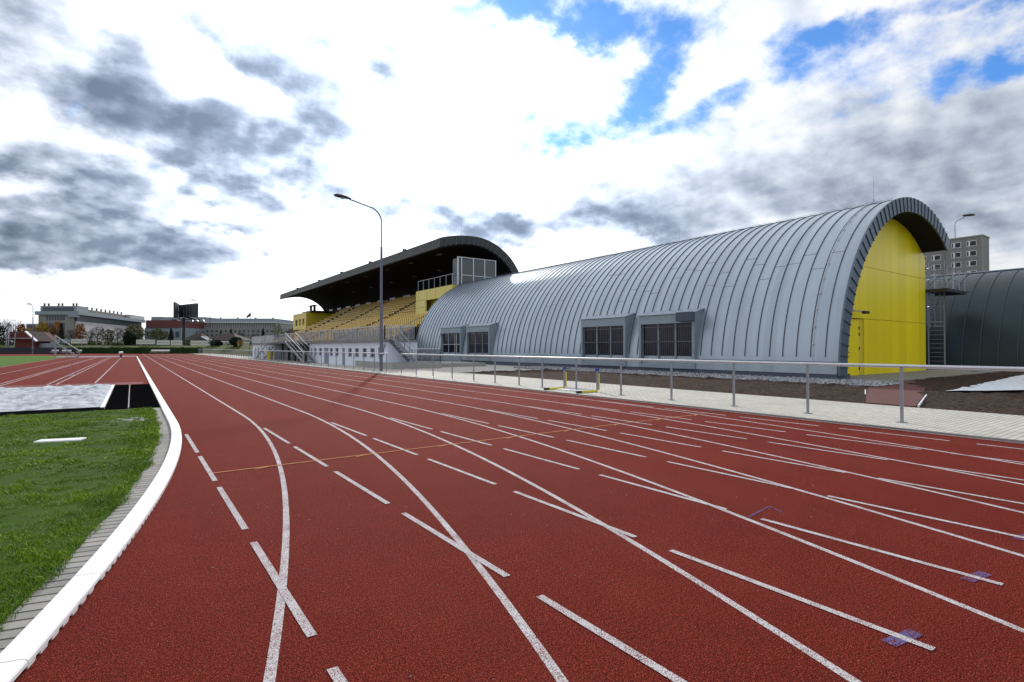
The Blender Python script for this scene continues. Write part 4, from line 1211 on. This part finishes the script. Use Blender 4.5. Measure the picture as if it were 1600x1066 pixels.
MB().obox(left - d1 * .3 - d2 * .6, d1 * (w1 + .9), d2 * (L2 + 1), z_(492) + .01, z_(486.5)).build('parapet', M['bslab'], oa)
MB().obox(cor - d1 * 3.2 - d2 * .8, d1 * 3.4, d2 * 2, z_(496), z_(492)).build('corner_drop', M['bslab'], oa)
MB().obox(left + d1 * 1.3 + d2 * .4, d1 * (w1 - 1.2), d2 * 8, z_(486.5) + .01, z_(478)).build('penthouse', M['bslab'], oa)
MB().obox(left + d1 * 2.3 + d2 * .1, d1 * (w1 - 4.2), d2 * .31, z_(485.5), z_(480)).build('penthouse_window', M['bdark'], oa)
MB().obox(cor - d1 * .6 + d2 * .35, d1 * .61, d2 * 7.7, z_(486.4), z_(479)).build('corner_panel', M['blight'], oa)
for px in (63, 71): pass
MB().obox(left + d1 * 2.2 + d2 * 9, d1 * (w1 - 4), d2 * (L2 - 12), z_(486.5) + .01, z_(480.5)).build('roof_storey', M['bbrown'], oa)
MB().obox(cor - d1 * 2.6 + d2 * (L2 - 18), d1 * 2.9, d2 * 18, z_(486.5) + .02, z_(479.5)).build('end_block', M['blight'], oa)
for k, (t1, t2) in enumerate([(1.6 + q, 2) for q in (0, 1.6, 5.4, 6.8, 11, 12.2)] + [(w1 - 2.5, 12 + 4.2 * q) for q in range(9)]):
    zb = z_(478) if k < 6 else z_(480.5)
    q0 = left + d1 * t1 + d2 * t2; MB().obox(q0, d1 * .5, d2 * .5, zb, zb + .95).obox(q0 - d1 * .1 - d2 * .1, d1 * .7, d2 * .7, zb + .96, zb + 1.1).build('roof_vent', M['darksteel'], oa)
for (pa, pb_, ya, yb) in ((71, 101, 500.5, 491.9), (71, 101, 528, 504)):
    w0 = left + d1 * ((pa - 56) / 65 * w1) ; wi = MB().obox(w0 - d2 * .05, d1 * ((pb_ - pa) / 65 * w1), d2 * .12, z_(ya), z_(yb) - .02).build('window', M['bdark'], oa)
    mb = MB()
    for k in range(7): mb.obox(w0 - d2 * .12 + d1 * ((pb_ - pa) / 65 * w1 * (k + .02) / 7), d1 * .14, d2 * .06, z_(ya), z_(yb) - .03)
    mb.build('frame', M['bslab'], wi)

# small blue building at far left
o = empty('blue_block', far(43, 260), 'small blue grey block peeping between the trees left of the office building', 'building')
MB().obox(far(40.5, 260), RT * 6, FW * 8, 0, zof(506, 260)).build('wall', M['bslab'], o); MB().obox(far(41.5, 259.9), RT * 4, FW * .1, zof(520, 260), zof(508, 260)).build('window', M['bdark'], o)

# dark red block and grey base
o = empty('red_block', far(228, 250), 'dark red windowless block on a grey base behind the pale banners', 'building')
MB().obox(far(227.5, 250), RT * 15.7, FW * 30, zof(512, 250), zof(500.5, 250)).build('upper_wall', M['bred'], o)
MB().obox(far(226, 250.5), RT * 17, FW * 30, 0, zof(512, 250) - .01).build('base_wall', M['bslab'], o)
for k in range(6): MB().obox(far(229 + k * 9, 250.2), RT * 1.6, FW * .3, zof(527, 250), zof(518, 250)).build('window', M['bdark'], o)
MB().obox(far(236, 262), RT * 5, FW * 8, zof(502, 250), zof(495, 262)).build('roof_room', M['bslab'], o)

# long grey office block
D_ = 270
o = empty('office_block', far(300, D_), 'long flat roofed grey office block behind the flagpole', 'building')
MB().obox(far(318, D_), RT * (112 * D_ / 830), FW * 26, 0, zof(511.5, D_)).build('lower_wall', M['bgrey'], o)
MB().obox(far(318.2, D_ + .4), RT * (111.6 * D_ / 830), FW * 25, zof(511.5, D_) + .01, zof(505, D_)).build('glazed_band', M['bgreen'], o)
MB().obox(far(317.6, D_ - .5), RT * (112.8 * D_ / 830), FW * 27, zof(505, D_) + .01, zof(503, D_)).build('cornice', M['blight'], o)
MB().obox(far(320, D_ + 1.2), RT * (109 * D_ / 830), FW * 24, zof(503, D_) + .01, zof(497.5, D_)).build('top_storey', M['bslab'], o)
MB().obox(far(248, D_ + 6), RT * (73 * D_ / 830), FW * 20, 0, zof(494.5, D_)).build('wing', M['bslab'], o)
for i in range(3): MB().obox(far(250, D_ + 5.7), RT * (68 * D_ / 830), FW * .2, zof(524 - 8.5 * i, D_), zof(520 - 8.5 * i, D_)).build('window_band', M['bdark'], o)
for r_ in range(3):
    for k in range(15): MB().obox(far(322 + k * 7.2, D_ - .06), RT * 1.2, FW * .08, zof(532 - 6.4 * r_, D_), zof(528.7 - 6.4 * r_, D_)).build('window', M['bdark'], o)
mb = MB()
for k in range(40): mb.obox(far(319 + k * 2.75, D_ + .25), RT * .2, FW * .15, zof(511.4, D_), zof(505.1, D_))
mb.build('mullions', M['blight'], o)
for px in (343, 370, 398, 425): MB().obox(far(px, D_ + 4), RT * .6, FW * .6, zof(497.5, D_), zof(495.3, D_)).build('roof_vent', M['darksteel'], o)

# bungalow with dark roof and gabled porch
o = empty('bungalow', far(325, 165), 'low building with a long dark hipped roof and a small white edged gable', 'building')
MB().obox(far(290, 165), RT * 14, FW * 8, 0, zof(531, 165)).build('wall', M['blight'], o)
def hip(pxa, pxb, pya, pyb, d0, name, mat, inset):
    a = far(pxa, d0); L = RT * ((pxb - pxa) * d0 / 830); q = FW * 10; zb = zof(pyb, d0); zt = zof(pya, d0)
    i_ = L.normalized() * inset; m1 = a + q * .5 + i_; m2 = a + q * .5 + L - i_
    vs = [(a.x, a.y, zb), *[(v.x, v.y, zb) for v in (a + L, a + L + q, a + q)], (m1.x, m1.y, zt), (m2.x, m2.y, zt)]
    return MB().add(vs, [(0, 1, 5, 4), (1, 2, 5), (2, 3, 4, 5), (3, 0, 4), (0, 3, 2, 1)]).build(name, mat, o)
hip(313, 372, 520.5, 531.5, 163, 'roof', M['roofdark'], 4)
hip(279, 313, 520.5, 533, 163.5, 'roof', M['roofdark'], 2.5)
a = far(302, 160); L = RT * (22 * 160 / 830)
MB().add([(a.x, a.y, zof(531.5, 160)), ((a+L).x, (a+L).y, zof(531.5, 160)), ((a+L*.55).x, (a+L*.55).y, zof(525.5, 160))] + [(v.x + FW.x * 3, v.y + FW.y * 3, z) for v, z in ((a, zof(531.5, 160)), (a+L, zof(531.5, 160)), (a+L*.55, zof(525.5, 160)))], [(0,1,2),(5,4,3),(0,3,4,1),(1,4,5,2),(2,5,3,0)]).build('porch_gable', M['plinth'], o)
MB().bar(Vector((a.x, a.y, zof(526, 160))) + L * .56, Vector((a.x, a.y, zof(531.3, 160))) + L * 1.02, .1, .22).build('gable_trim', M['whitepaint'], o)

# red roofed hut at left
hd_ = 121; o = empty('red_hut', far(30, hd_), 'dark red open fronted hut with a white edged sloping roof at the left edge', 'hut')
a = far(9, hd_); u = RT
pw = lambda px: RT * ((px - 9) * hd_ / 830)
MB().obox(a + pw(23), RT * ((55 - 23) * hd_ / 830), FW * 4, 0, zof(529, hd_)).build('board_wall', M['hutred'], o)
pts_ = [(14, 518.5), (41, 518.5), (56, 533), (52, 533), (20, 529), (14, 529)]
vs = [Vector((far(px, hd_ - .5).x, far(px, hd_ - .5).y, zof(py, hd_))) for px, py in pts_]
n = len(vs); MB().add(vs + [v + FW * 6 for v in vs], [tuple(range(n)), tuple(range(2*n-1, n-1, -1))] + [(i, i+n, (i+1)%n+n, (i+1)%n) for i in range(n)]).build('gable_wall', M['hutred'], o)
e1 = far(40, hd_ - .8, 518); e2 = far(57.5, hd_ - .8, 533.5); MB().bar(e1, e2, .5, .22).build('roof_edge', M['whitepaint'], o)
MB().bar(e1 + FW * 2.4, e2 + FW * 2.4, 4.4, .1).build('roof', M['roofdark'], o)
for px in (10, 13.5, 23): MB().bar(far(px - 1, hd_ - 1.2), far(px + 1.5, hd_ - 1.2, 520), .22).build('post', M['galv'], o)
MB().bar(far(6, hd_ - 1.2, 528.5), far(52, hd_ - 1.2, 528.5), .15).build('beam', M['galv'], o)
MB().obox(far(58, hd_ + 1), RT * 2.2, FW * 2, 0, zof(536.5, hd_)).build('side_box', M['bslab'], o)

# apartment tower block on the right
Dp = 146; c0 = far(1537, Dp); yv = Vector((0, 1, 0)); xv = Vector((1, 0, 0))
ap = empty('apartment_block', c0, 'grey panel apartment tower with blue windows behind the halls', 'building')
ztop = zof(368, Dp)
MB().obox(c0, yv * 8.1, xv * 6.2, 0, ztop).build('wall', M['apart'], ap)
MB().obox(c0 + yv * 8.11 + xv * .8, yv * 30, xv * 5.4, 0, ztop - .2).build('rear_wall', M['apart'], ap)
MB().obox(c0 - yv * .15 - xv * .15, yv * 8.4, xv * 6.5, ztop, ztop + .35).build('parapet', M['apartlight'], ap)
jb = MB()
for k in range(1, 11): jb.obox(c0 - xv * .02 - yv * .02, yv * 8.1, xv * .05, ztop - 2.8 * k, ztop - 2.8 * k + .08)
jb.obox(c0 - xv * .03 - yv * .03, yv * .25, xv * .3, 0, ztop - .01)
jb.build('panel_joints', M['apartlight'], ap)
for fl in range(10):
    zb = ztop - 1.15 - 2.8 * fl - 1.35
    for cpos, xo in ((1.3, 0), (4.7, 0), (9.6, .8), (13.0, .8), (19, .8), (23, .8)):
        q = c0 + yv * cpos + xv * (xo - .03)
        fr_ = MB().obox(q, yv * 2.15, xv * .10, zb, zb + 1.5).build('window', M['whitepaint'], ap)
        MB().obox(q - xv * .04 + yv * .1, yv * 1.28, xv * .03, zb + .12, zb + 1.38).obox(q - xv * .04 + yv * 1.75, yv * .3, xv * .03, zb + .12, zb + 1.38).build('pane', M['glass'], fr_)

# ------------------------------------------------------------------ trees
def tree(label, px, py_top, wpx, dep, kind, n=260, z0=2.0, shape='round', group='trees behind the banners'):
    base = far(px, dep); H = zof(py_top, dep) - z0; W_ = wpx * dep / 830 / 2
    name = {'bare': 'bare_tree', 'purple': 'bare_tree', 'dark': 'evergreen_tree'}.get(kind, 'autumn_tree')
    r = empty(name, (base.x, base.y, z0), label, 'tree', group)
    tb = MB(); tb.tube([(base.x, base.y, z0 - .3), (base.x + rng.normal(0, .1), base.y, z0 + H * .35), (base.x + rng.normal(0, .2), base.y, z0 + H * .8)], [.16, .11, .03], 6)
    nb = 16 if kind in ('bare', 'purple') else 9
    for k in range(nb):
        a = rng.uniform(0, 6.28); z = z0 + H * rng.uniform(.2, .6); l = W_ * rng.uniform(.5, 1.0)
        p0 = (base.x, base.y, z); p1 = (base.x + math.cos(a) * l * .5, base.y + math.sin(a) * l * .5, z + H * .15); p2 = (base.x + math.cos(a) * l, base.y + math.sin(a) * l, min(z0 + H, z + H * rng.uniform(.25, .4)))
        tb.tube([p0, p1, p2], [.06, .04, .015], 4)
        if kind in ('bare', 'purple'):
            for j in range(6):
                t = rng.uniform(.2, 1); q = Vector(p1).lerp(Vector(p2), t); e = q + Vector((rng.normal(0, .5), rng.normal(0, .5), rng.uniform(.3, 1.2))) * (W_ / 2.5)
                tb.tube([q, e], [.025, .01], 3)
    tb.build('trunk', M['bark'], r)
    cb = MB(); s0 = .26 if kind not in ('bare', 'purple') else .16
    for k in range(n):
        if shape == 'cone':
            t = rng.uniform(0, 1) ** 1.3; rad = W_ * (1 - t) * rng.uniform(.4, 1.05); z = z0 + .1 + t * H * .98
            a = rng.uniform(0, 6.28); c = Vector((base.x + math.cos(a) * rad, base.y + math.sin(a) * rad, z))
        else:
            v = Vector(rng.normal(0, 1, 3)); v.normalize(); rr = rng.uniform(.35, 1.0) ** .5
            lump = 1 + .35 * mno.noise(v * 2.1 + base)
            lo = .0 if shape == 'round' else .18
            c = Vector((base.x + v.x * W_ * rr * lump, base.y + v.y * W_ * rr * lump, z0 + H * (lo + (1 - lo) * (.5 + .5 * v.z * rr * min(1, lump)))))
        s = s0 * rng.uniform(.5, 1.4); u = Vector(rng.normal(0, 1, 3)).normalized() * s; w = Vector(rng.normal(0, 1, 3)).normalized() * s
        if kind in ('bare', 'purple'): u *= 1.8; w *= .25
        cb.add([c - u, c + w, c + u, c - w], [(0, 1, 2, 3)])
    cb.build('crown', LEAF[kind], r, fix=False)
T = [(-12, 499, 34, 150, 'dark', 700, 'round', 'tall dark tree mass cut by the left edge of the picture'),
     (6, 497, 18, 152, 'purple', 520, 'round', 'dark bare tree just above the left end of the red hut'),
     (22, 499, 18, 149, 'purple', 520, 'round', 'dark bare tree above the middle of the red hut roof'),
     (34, 505, 14, 146, 'orange', 320, 'round', 'small orange brown tree above the sloping hut roof'),
     (46, 514, 14, 147, 'yellow', 320, 'round', 'low golden tree right of the hut roof'),
     (57, 508, 16, 158, 'bare', 420, 'round', 'grey bare tree in front of the left wall of the office building'),
     (66, 502, 17, 150, 'yellow', 420, 'oval', 'yellow brown tree before the lower left window of the office building'),
     (78, 506, 16, 158, 'purple', 480, 'oval', 'dark twiggy tree before the middle of the office building front'),
     (89, 501, 16, 151, 'orange', 430, 'oval', 'tall orange tree beside the dark conifer'),
     (96, 506, 11, 146, 'dark', 420, 'cone', 'narrow dark conifer in front of the office building corner'),
     (112, 514, 18, 154, 'bare', 380, 'oval', 'grey bare tree right of the narrow conifer'),
     (125, 504, 14, 150, 'orange', 260, 'oval', 'thin salmon orange tree in front of the pale side wall'),
     (140, 516, 16, 156, 'bare', 260, 'oval', 'thin bare tree over the narrow cream banner'),
     (152, 509, 20, 150, 'bare', 420, 'oval', 'spreading bare tree in front of the middle of the side wall'),
     (168, 513, 18, 156, 'olive', 200, 'oval', 'thin olive tinged tree before the side wall'),
     (183, 511, 22, 150, 'bare', 420, 'oval', 'wide bare tree left of the round evergreen'),
     (203, 518, 20, 143, 'dark', 1100, 'round', 'big round black green evergreen in front of the office side wall'),
     (210, 506, 26, 152, 'olive', 480, 'oval', 'pale olive tree rising behind the round evergreen'),
     (222, 512, 16, 158, 'bare', 300, 'oval', 'bare tree over the reddish lettered banner'),
     (246, 513, 24, 152, 'olive', 330, 'oval', 'brownish olive bare tree before the red block'),
     (267, 514, 13, 150, 'dark', 320, 'cone', 'dark conifer left of the billboard mast'),
     (312, 514, 16, 185, 'purple', 300, 'oval', 'reddish bare tree behind the gabled porch'),
     (337, 532, 18, 138, 'dark', 420, 'round', 'low dark bush in front of the cream banners'),
     (345, 518, 14, 190, 'dark', 240, 'cone', 'dark conifer top behind the long dark roof'),
     (361, 515, 13, 178, 'dark', 300, 'cone', 'dark conifer at the right end of the long dark roof'),
     (368, 527, 17, 137, 'dark', 620, 'round', 'round dark evergreen right of the bungalow'),
     (376, 517, 12, 180, 'purple', 240, 'oval', 'brown bare tree left of the flagpole'),
     (411, 514, 14, 186, 'dark', 330, 'cone', 'dark spruce right of the flagpole'),
     (399, 520, 15, 190, 'bare', 240, 'oval', 'bare tree between flagpole and spruce'),
     (434, 503, 14, 240, 'olive', 260, 'round', 'green tree at the right corner of the grey office block'),
     (375, 534, 8, 136, 'yellow', 120, 'round', 'small yellow green bush beside the last round evergreen')]
for px, pt, w, dep, kind, n, shp, lab in T: tree(lab, px, pt, w, dep, kind, int(n * 1.5), 1.9, shp)
# low undergrowth along the bank
bb = MB()
for k in range(5200):
    px = rng.uniform(-120, 400); dep = rng.uniform(142, 151); c = far(px, dep); c.z = 2.0 + abs(rng.normal(0, .6)); s = rng.uniform(.12, .35)
    u = Vector(rng.normal(0, 1, 3)).normalized() * s; w = Vector(rng.normal(0, 1, 3)).normalized() * s; bb.add([c - u, c + w, c + u, c - w], [(0, 1, 2, 3)])
o = bb.build('undergrowth', LEAF['under'], fix=False); tag(o, 'scrubby undergrowth along the top of the grass bank', 'undergrowth', kind='stuff')
# tree belt far off on the horizon
bb = MB()
for k in range(9000):
    px = rng.uniform(-500, 480); dep = rng.uniform(300, 330); c = far(px, dep); c.z = rng.uniform(0, 7 + 2.5 * mno.noise(Vector((px * .02, 0, 0)))); s = rng.uniform(.5, 1.2)
    u = Vector(rng.normal(0, 1, 3)).normalized() * s; w = Vector(rng.normal(0, 1, 3)).normalized() * s; bb.add([c - u, c + w, c + u, c - w], [(0, 1, 2, 3)])
o = bb.build('distant_wood', LEAF['bare'], fix=False); tag(o, 'far off belt of bare trees behind the buildings', 'wood', kind='stuff')

# loose grit on the track
bb = MB()
for k in range(150):
    x_ = rng.uniform(-.3, 6); y_ = rng.uniform(1.6, 9); s = rng.uniform(.003, .007)
    if x_ < arc_x(.9, y_): continue
    bb.add([(x_ - s, y_, .001), (x_, y_ - s, .001), (x_ + s, y_, .001), (x_, y_ + s, .001), (x_, y_, s * 1.6)], [(0, 1, 4), (1, 2, 4), (2, 3, 4), (3, 0, 4)])
tag(bb.build('grit', M['concretedark']), 'scattered tiny stones on the red track', 'grit', kind='stuff')

# ------------------------------------------------------------------ sun
SUN_AZ, SUN_EL = R(25.2), R(24)
sd = Vector((math.sin(SUN_AZ) * math.cos(SUN_EL), math.cos(SUN_AZ) * math.cos(SUN_EL), math.sin(SUN_EL)))
ld_ = bpy.data.lights.new('sun', 'SUN'); ld_.energy = 2.6; ld_.angle = R(1.5); ld_.color = (1, .95, .88)
lo = bpy.data.objects.new('sun', ld_); col.objects.link(lo); lo.rotation_euler = sd.to_track_quat('Z', 'Y').to_euler(); lo.location = (20, 60, 40)

# ------------------------------------------------------------------ sky
wd = bpy.data.worlds.new('World'); sc.world = wd; wd.use_nodes = True; nt = wd.node_tree; nt.nodes.clear()
N = nt.nodes.new; L = nt.links.new
out = N('ShaderNodeOutputWorld'); bg = N('ShaderNodeBackground'); L(bg.outputs[0], out.inputs[0])
sky = N('ShaderNodeTexSky'); sky.sky_type = 'NISHITA'; sky.sun_disc = False; sky.sun_elevation = SUN_EL; sky.sun_rotation = SUN_AZ
sky.dust_density = .3; sky.ozone_density = 2.5; sky.air_density = 1.0
tc = N('ShaderNodeTexCoord'); nrm = N('ShaderNodeVectorMath'); nrm.operation = 'NORMALIZE'; L(tc.outputs['Generated'], nrm.inputs[0])
D = nrm.outputs[0]; sp = N('ShaderNodeSeparateXYZ'); L(D, sp.inputs[0]); dx, dy, dz = sp.outputs
az = math_(nt, 'ARCTAN2', dx, dy); el = math_(nt, 'ARCSINE', dz)
# cloud layer coordinates: direction cut with a high flat layer, so clouds flatten to the horizon
inv = math_(nt, 'DIVIDE', 1.0, math_(nt, 'ADD', math_(nt, 'MAXIMUM', dz, 0.0), .42))
cp = N('ShaderNodeCombineXYZ'); L(math_(nt, 'MULTIPLY', dx, inv), cp.inputs[0]); L(math_(nt, 'MULTIPLY', dy, inv), cp.inputs[1]); cp.inputs[2].default_value = 5.5
P = cp.outputs[0]
hor = math_(nt, 'MULTIPLY', dz, 5.0, clamp=True)
def vadd(v, off):
    a = N('ShaderNodeVectorMath'); a.operation = 'ADD'; L(v, a.inputs[0]); a.inputs[1].default_value = off; return a.outputs[0]
fb = noise(nt, 2.6, 9, .52, P); fine = noise(nt, 9.0, 8, .58, P); big = noise(nt, .6, 4, .5, P)
fbs = noise(nt, 2.6, 9, .52, vadd(P, (.05 * math.sin(SUN_AZ), .05 * math.cos(SUN_AZ), 0)))      # the same clouds a step nearer the sun
puff = noise(nt, 6, 6, .5, P); puffs = noise(nt, 6, 6, .5, vadd(P, (.03 * math.sin(SUN_AZ), .03 * math.cos(SUN_AZ), 0)))
wn1 = noise(nt, 3.6, 6, .55, P)
ae = N('ShaderNodeCombineXYZ'); L(az, ae.inputs[0]); L(el, ae.inputs[1])
wv = N('ShaderNodeVectorMath'); wv.operation = 'SUBTRACT'; L(wn1.outputs[1], wv.inputs[0]); wv.inputs[1].default_value = (.5, .5, .5)
wfine = noise(nt, 12, 6, .6, P); wv2 = N('ShaderNodeVectorMath'); wv2.operation = 'SUBTRACT'; L(wfine.outputs[1], wv2.inputs[0]); wv2.inputs[1].default_value = (.5, .5, .5)
sc1 = N('ShaderNodeVectorMath'); sc1.operation = 'MULTIPLY_ADD'; L(wv.outputs[0], sc1.inputs[0]); sc1.inputs[1].default_value = (.16, .13, 0); L(ae.outputs[0], sc1.inputs[2])
sc2 = N('ShaderNodeVectorMath'); sc2.operation = 'MULTIPLY_ADD'; L(wv2.outputs[0], sc2.inputs[0]); sc2.inputs[1].default_value = (.07, .055, 0); L(sc1.outputs[0], sc2.inputs[2])
AE = sc2.outputs[0]
def azel(px, py):
    a = (px - 800) / 830; b_ = -(py - 533) / 830
    f = Vector((math.sin(YAW) * math.cos(PITCH), math.cos(YAW) * math.cos(PITCH), math.sin(PITCH))); u = Vector((-math.sin(YAW) * math.sin(PITCH), -math.cos(YAW) * math.sin(PITCH), math.cos(PITCH)))
    d = (f + RT * a + u * b_).normalized(); return math.atan2(d.x, d.y), math.asin(d.z)
def blob(px, py, rx, ry, rot, amp, soft=1.75):
    """cloud mass centred on a bearing and elevation, elliptical, angles in the sky"""
    a0, e0 = azel(px, py)
    a1, _ = azel(px + 10, py); _, e1 = azel(px, py - 10)
    sx = rx * abs(a1 - a0) / 10; sy = ry * abs(e1 - e0) / 10
    m = N('ShaderNodeMapping'); m.vector_type = 'TEXTURE'; m.inputs['Location'].default_value = (a0, e0, 0)
    m.inputs['Rotation'].default_value = (0, 0, R(rot)); m.inputs['Scale'].default_value = (sx, sy, 1); L(AE, m.inputs['Vector'])
    ln = N('ShaderNodeVectorMath'); ln.operation = 'LENGTH'; L(m.outputs[0], ln.inputs[0])
    mr = N('ShaderNodeMapRange'); mr.interpolation_type = 'SMOOTHSTEP'; mr.inputs['From Min'].default_value = soft; mr.inputs['From Max'].default_value = .15
    mr.inputs['To Min'].default_value = 0; mr.inputs['To Max'].default_value = amp; L(ln.outputs['Value'], mr.inputs['Value'])
    return mr.outputs[0]
def total(bl):
    acc = None
    for q in bl:
        v = blob(*q); acc = v if acc is None else math_(nt, 'ADD', acc, v)
    return acc
DARK = [(212, 120, 50, 45, 0, .9), (240, 190, 115, 45, -8, .95), (345, 180, 50, 50, 0, .35), (390, 225, 130, 52, -8, .95), (445, 112, 78, 26, -16, 1.0), (500, 165, 40, 60, 10, 1.2),
        (602, 122, 36, 44, -20, 1.4), (400, 318, 110, 24, -12, 1.05), (395, 368, 80, 14, -5, .95), (540, 290, 70, 30, -20, .9), (590, 330, 50, 26, 0, .6),
        (725, 338, 110, 22, -8, 1.0), (90, 365, 170, 45, -8, .75), (215, 390, 120, 30, -4, .75), (40, 235, 120, 40, -10, .6), (120, 280, 130, 36, -18, .55), (60, 90, 130, 60, -20, .4), (250, 20, 160, 40, 0, .3),
        (110, 415, 150, 14, 0, .55), (350, 437, 60, 6, 0, .4), (30, 330, 80, 20, 0, .4),
        (1230, 270, 320, 70, 6, .50), (1500, 250, 230, 90, 0, .48), (1050, 300, 180, 42, 4, .45), (1000, 345, 100, 20, -5, .4), (1530, 335, 200, 55, 0, .45), (1300, 165, 130, 50, 20, .15), (1360, 215, 90, 26, 12, .3), (1040, 374, 26, 12, 0, .6),
        (790, 362, 50, 20, 0, .5)]
BLUE = [(1030, 100, 75, 45, 30, 1.1), (880, 20, 130, 50, -12, .95), (950, 50, 90, 42, 0, .6), (800, 25, 90, 50, 0, .5), (890, 195, 90, 28, 8, .8), (105, 165, 30, 24, 0, 1.0), (255, 273, 42, 10, -10, 1.0),
        (500, 70, 40, 10, -15, .9), (1085, 25, 50, 50, 0, .5), (1230, 75, 80, 30, 5, .9), (1150, 160, 100, 28, 8, .8), (1510, 120, 60, 32, 0, .75), (1590, 100, 40, 26, 0, .8), (1430, 10, 120, 18, 0, .65),
        (560, 8, 60, 14, 0, .5), (910, 245, 50, 12, 0, .4), (1320, 60, 60, 20, 0, .4), (1555, 5, 60, 15, 0, .55), (1060, 230, 60, 14, 0, .3), (1390, 150, 120, 40, 0, .3)]
front = math_(nt, 'MULTIPLY', math_(nt, 'SUBTRACT', math_(nt, 'ADD', math_(nt, 'MULTIPLY', dx, FW.x), math_(nt, 'MULTIPLY', dy, FW.y)), .35), 3, clamp=True)
back = math_(nt, 'SUBTRACT', 1.0, front)
def sstep(v, a, b_):
    m = N('ShaderNodeMapRange'); m.interpolation_type = 'SMOOTHSTEP'; m.inputs['From Min'].default_value = a; m.inputs['From Max'].default_value = b_; L(v, m.inputs['Value']); return m.outputs[0]
fbc = math_(nt, 'SUBTRACT', fb.outputs[0], .5)
dt = N('ShaderNodeVectorMath'); dt.operation = 'DOT_PRODUCT'; L(D, dt.inputs[0]); dt.inputs[1].default_value = sd
glow = math_(nt, 'POWER', math_(nt, 'MAXIMUM', dt.outputs['Value'], 0.0), 9.0)
rim = math_(nt, 'ADD', math_(nt, 'MULTIPLY', math_(nt, 'SUBTRACT', fb.outputs[0], fbs.outputs[0]), 3.0), math_(nt, 'MULTIPLY', math_(nt, 'SUBTRACT', puff.outputs[0], puffs.outputs[0]), 2.6))
tb_ = total(DARK)
blobs = math_(nt, 'MULTIPLY', math_(nt, 'TANH', math_(nt, 'MULTIPLY', tb_, 1.6)), .98)
dk = math_(nt, 'ADD', blobs, math_(nt, 'MULTIPLY', fbc, 2.0))
dk = math_(nt, 'ADD', dk, math_(nt, 'MULTIPLY', math_(nt, 'SUBTRACT', fine.outputs[0], .5), .8))
dk = math_(nt, 'ADD', dk, rim)
dk = math_(nt, 'ADD', dk, .30)
dk = math_(nt, 'SUBTRACT', dk, math_(nt, 'MULTIPLY', glow, .22))
dkb = math_(nt, 'ADD', dk, math_(nt, 'MULTIPLY', back, .05))
tone = ramp(nt, [(0, (1.0, 1.0, 1.0)), (.16, (.93, .955, .99)), (.36, (.66, .72, .82)), (.58, (.40, .46, .57)), (.80, (.20, .25, .335)), (1.0, (.13, .165, .23))])
dkb = math_(nt, 'ADD', blobs, math_(nt, 'MULTIPLY', math_(nt, 'SUBTRACT', dkb, blobs), math_(nt, 'ADD', .45, math_(nt, 'MULTIPLY', hor, .55))))
right = sstep(az, .62, 1.0)
dkr = math_(nt, 'ADD', .18, math_(nt, 'MULTIPLY', dkb, .62))
dkb = math_(nt, 'ADD', math_(nt, 'MULTIPLY', dkb, math_(nt, 'SUBTRACT', 1.0, right)), math_(nt, 'MULTIPLY', dkr, right))
L(math_(nt, 'DIVIDE', dkb, 1.66, clamp=True), tone.inputs[0])
bl = math_(nt, 'ADD', total(BLUE), math_(nt, 'MULTIPLY', math_(nt, 'SUBTRACT', fine.outputs[0], .5), 2.8))
bl = math_(nt, 'SUBTRACT', bl, math_(nt, 'MULTIPLY', fbc, 1.6))
bl = math_(nt, 'SUBTRACT', bl, math_(nt, 'MULTIPLY', sstep(blobs, .2, .8), .5))
bl = math_(nt, 'SUBTRACT', bl, math_(nt, 'MULTIPLY', glow, .15))
blue = math_(nt, 'MULTIPLY', math_(nt, 'MULTIPLY', sstep(bl, .05, 1.15), .96), math_(nt, 'MULTIPLY', dz, 4.0, clamp=True))
lum = math_(nt, 'ADD', .76, math_(nt, 'MULTIPLY', glow, 1.35))
lum = math_(nt, 'ADD', lum, math_(nt, 'MULTIPLY', back, .10))
cl = N('ShaderNodeVectorMath'); cl.operation = 'SCALE'; L(tone.outputs[0], cl.inputs[0]); L(lum, cl.inputs['Scale'])
sk = N('ShaderNodeVectorMath'); sk.operation = 'MULTIPLY'; L(sky.outputs[0], sk.inputs[0]); sk.inputs[1].default_value = (.043, .092, .145)
fincol = mixc(nt, blue, cl.outputs[0], sk.outputs[0])
L(fincol, bg.inputs[0]); bg.inputs[1].default_value = 1.0

# ------------------------------------------------------------------ output
sc.render.engine = 'CYCLES'
sc.view_settings.view_transform = 'Standard'; sc.view_settings.look = 'None'; sc.view_settings.exposure = 0.25; sc.view_settings.gamma = 1
sc.cycles.max_bounces = 6; sc.cycles.diffuse_bounces = 3; sc.cycles.glossy_bounces = 3
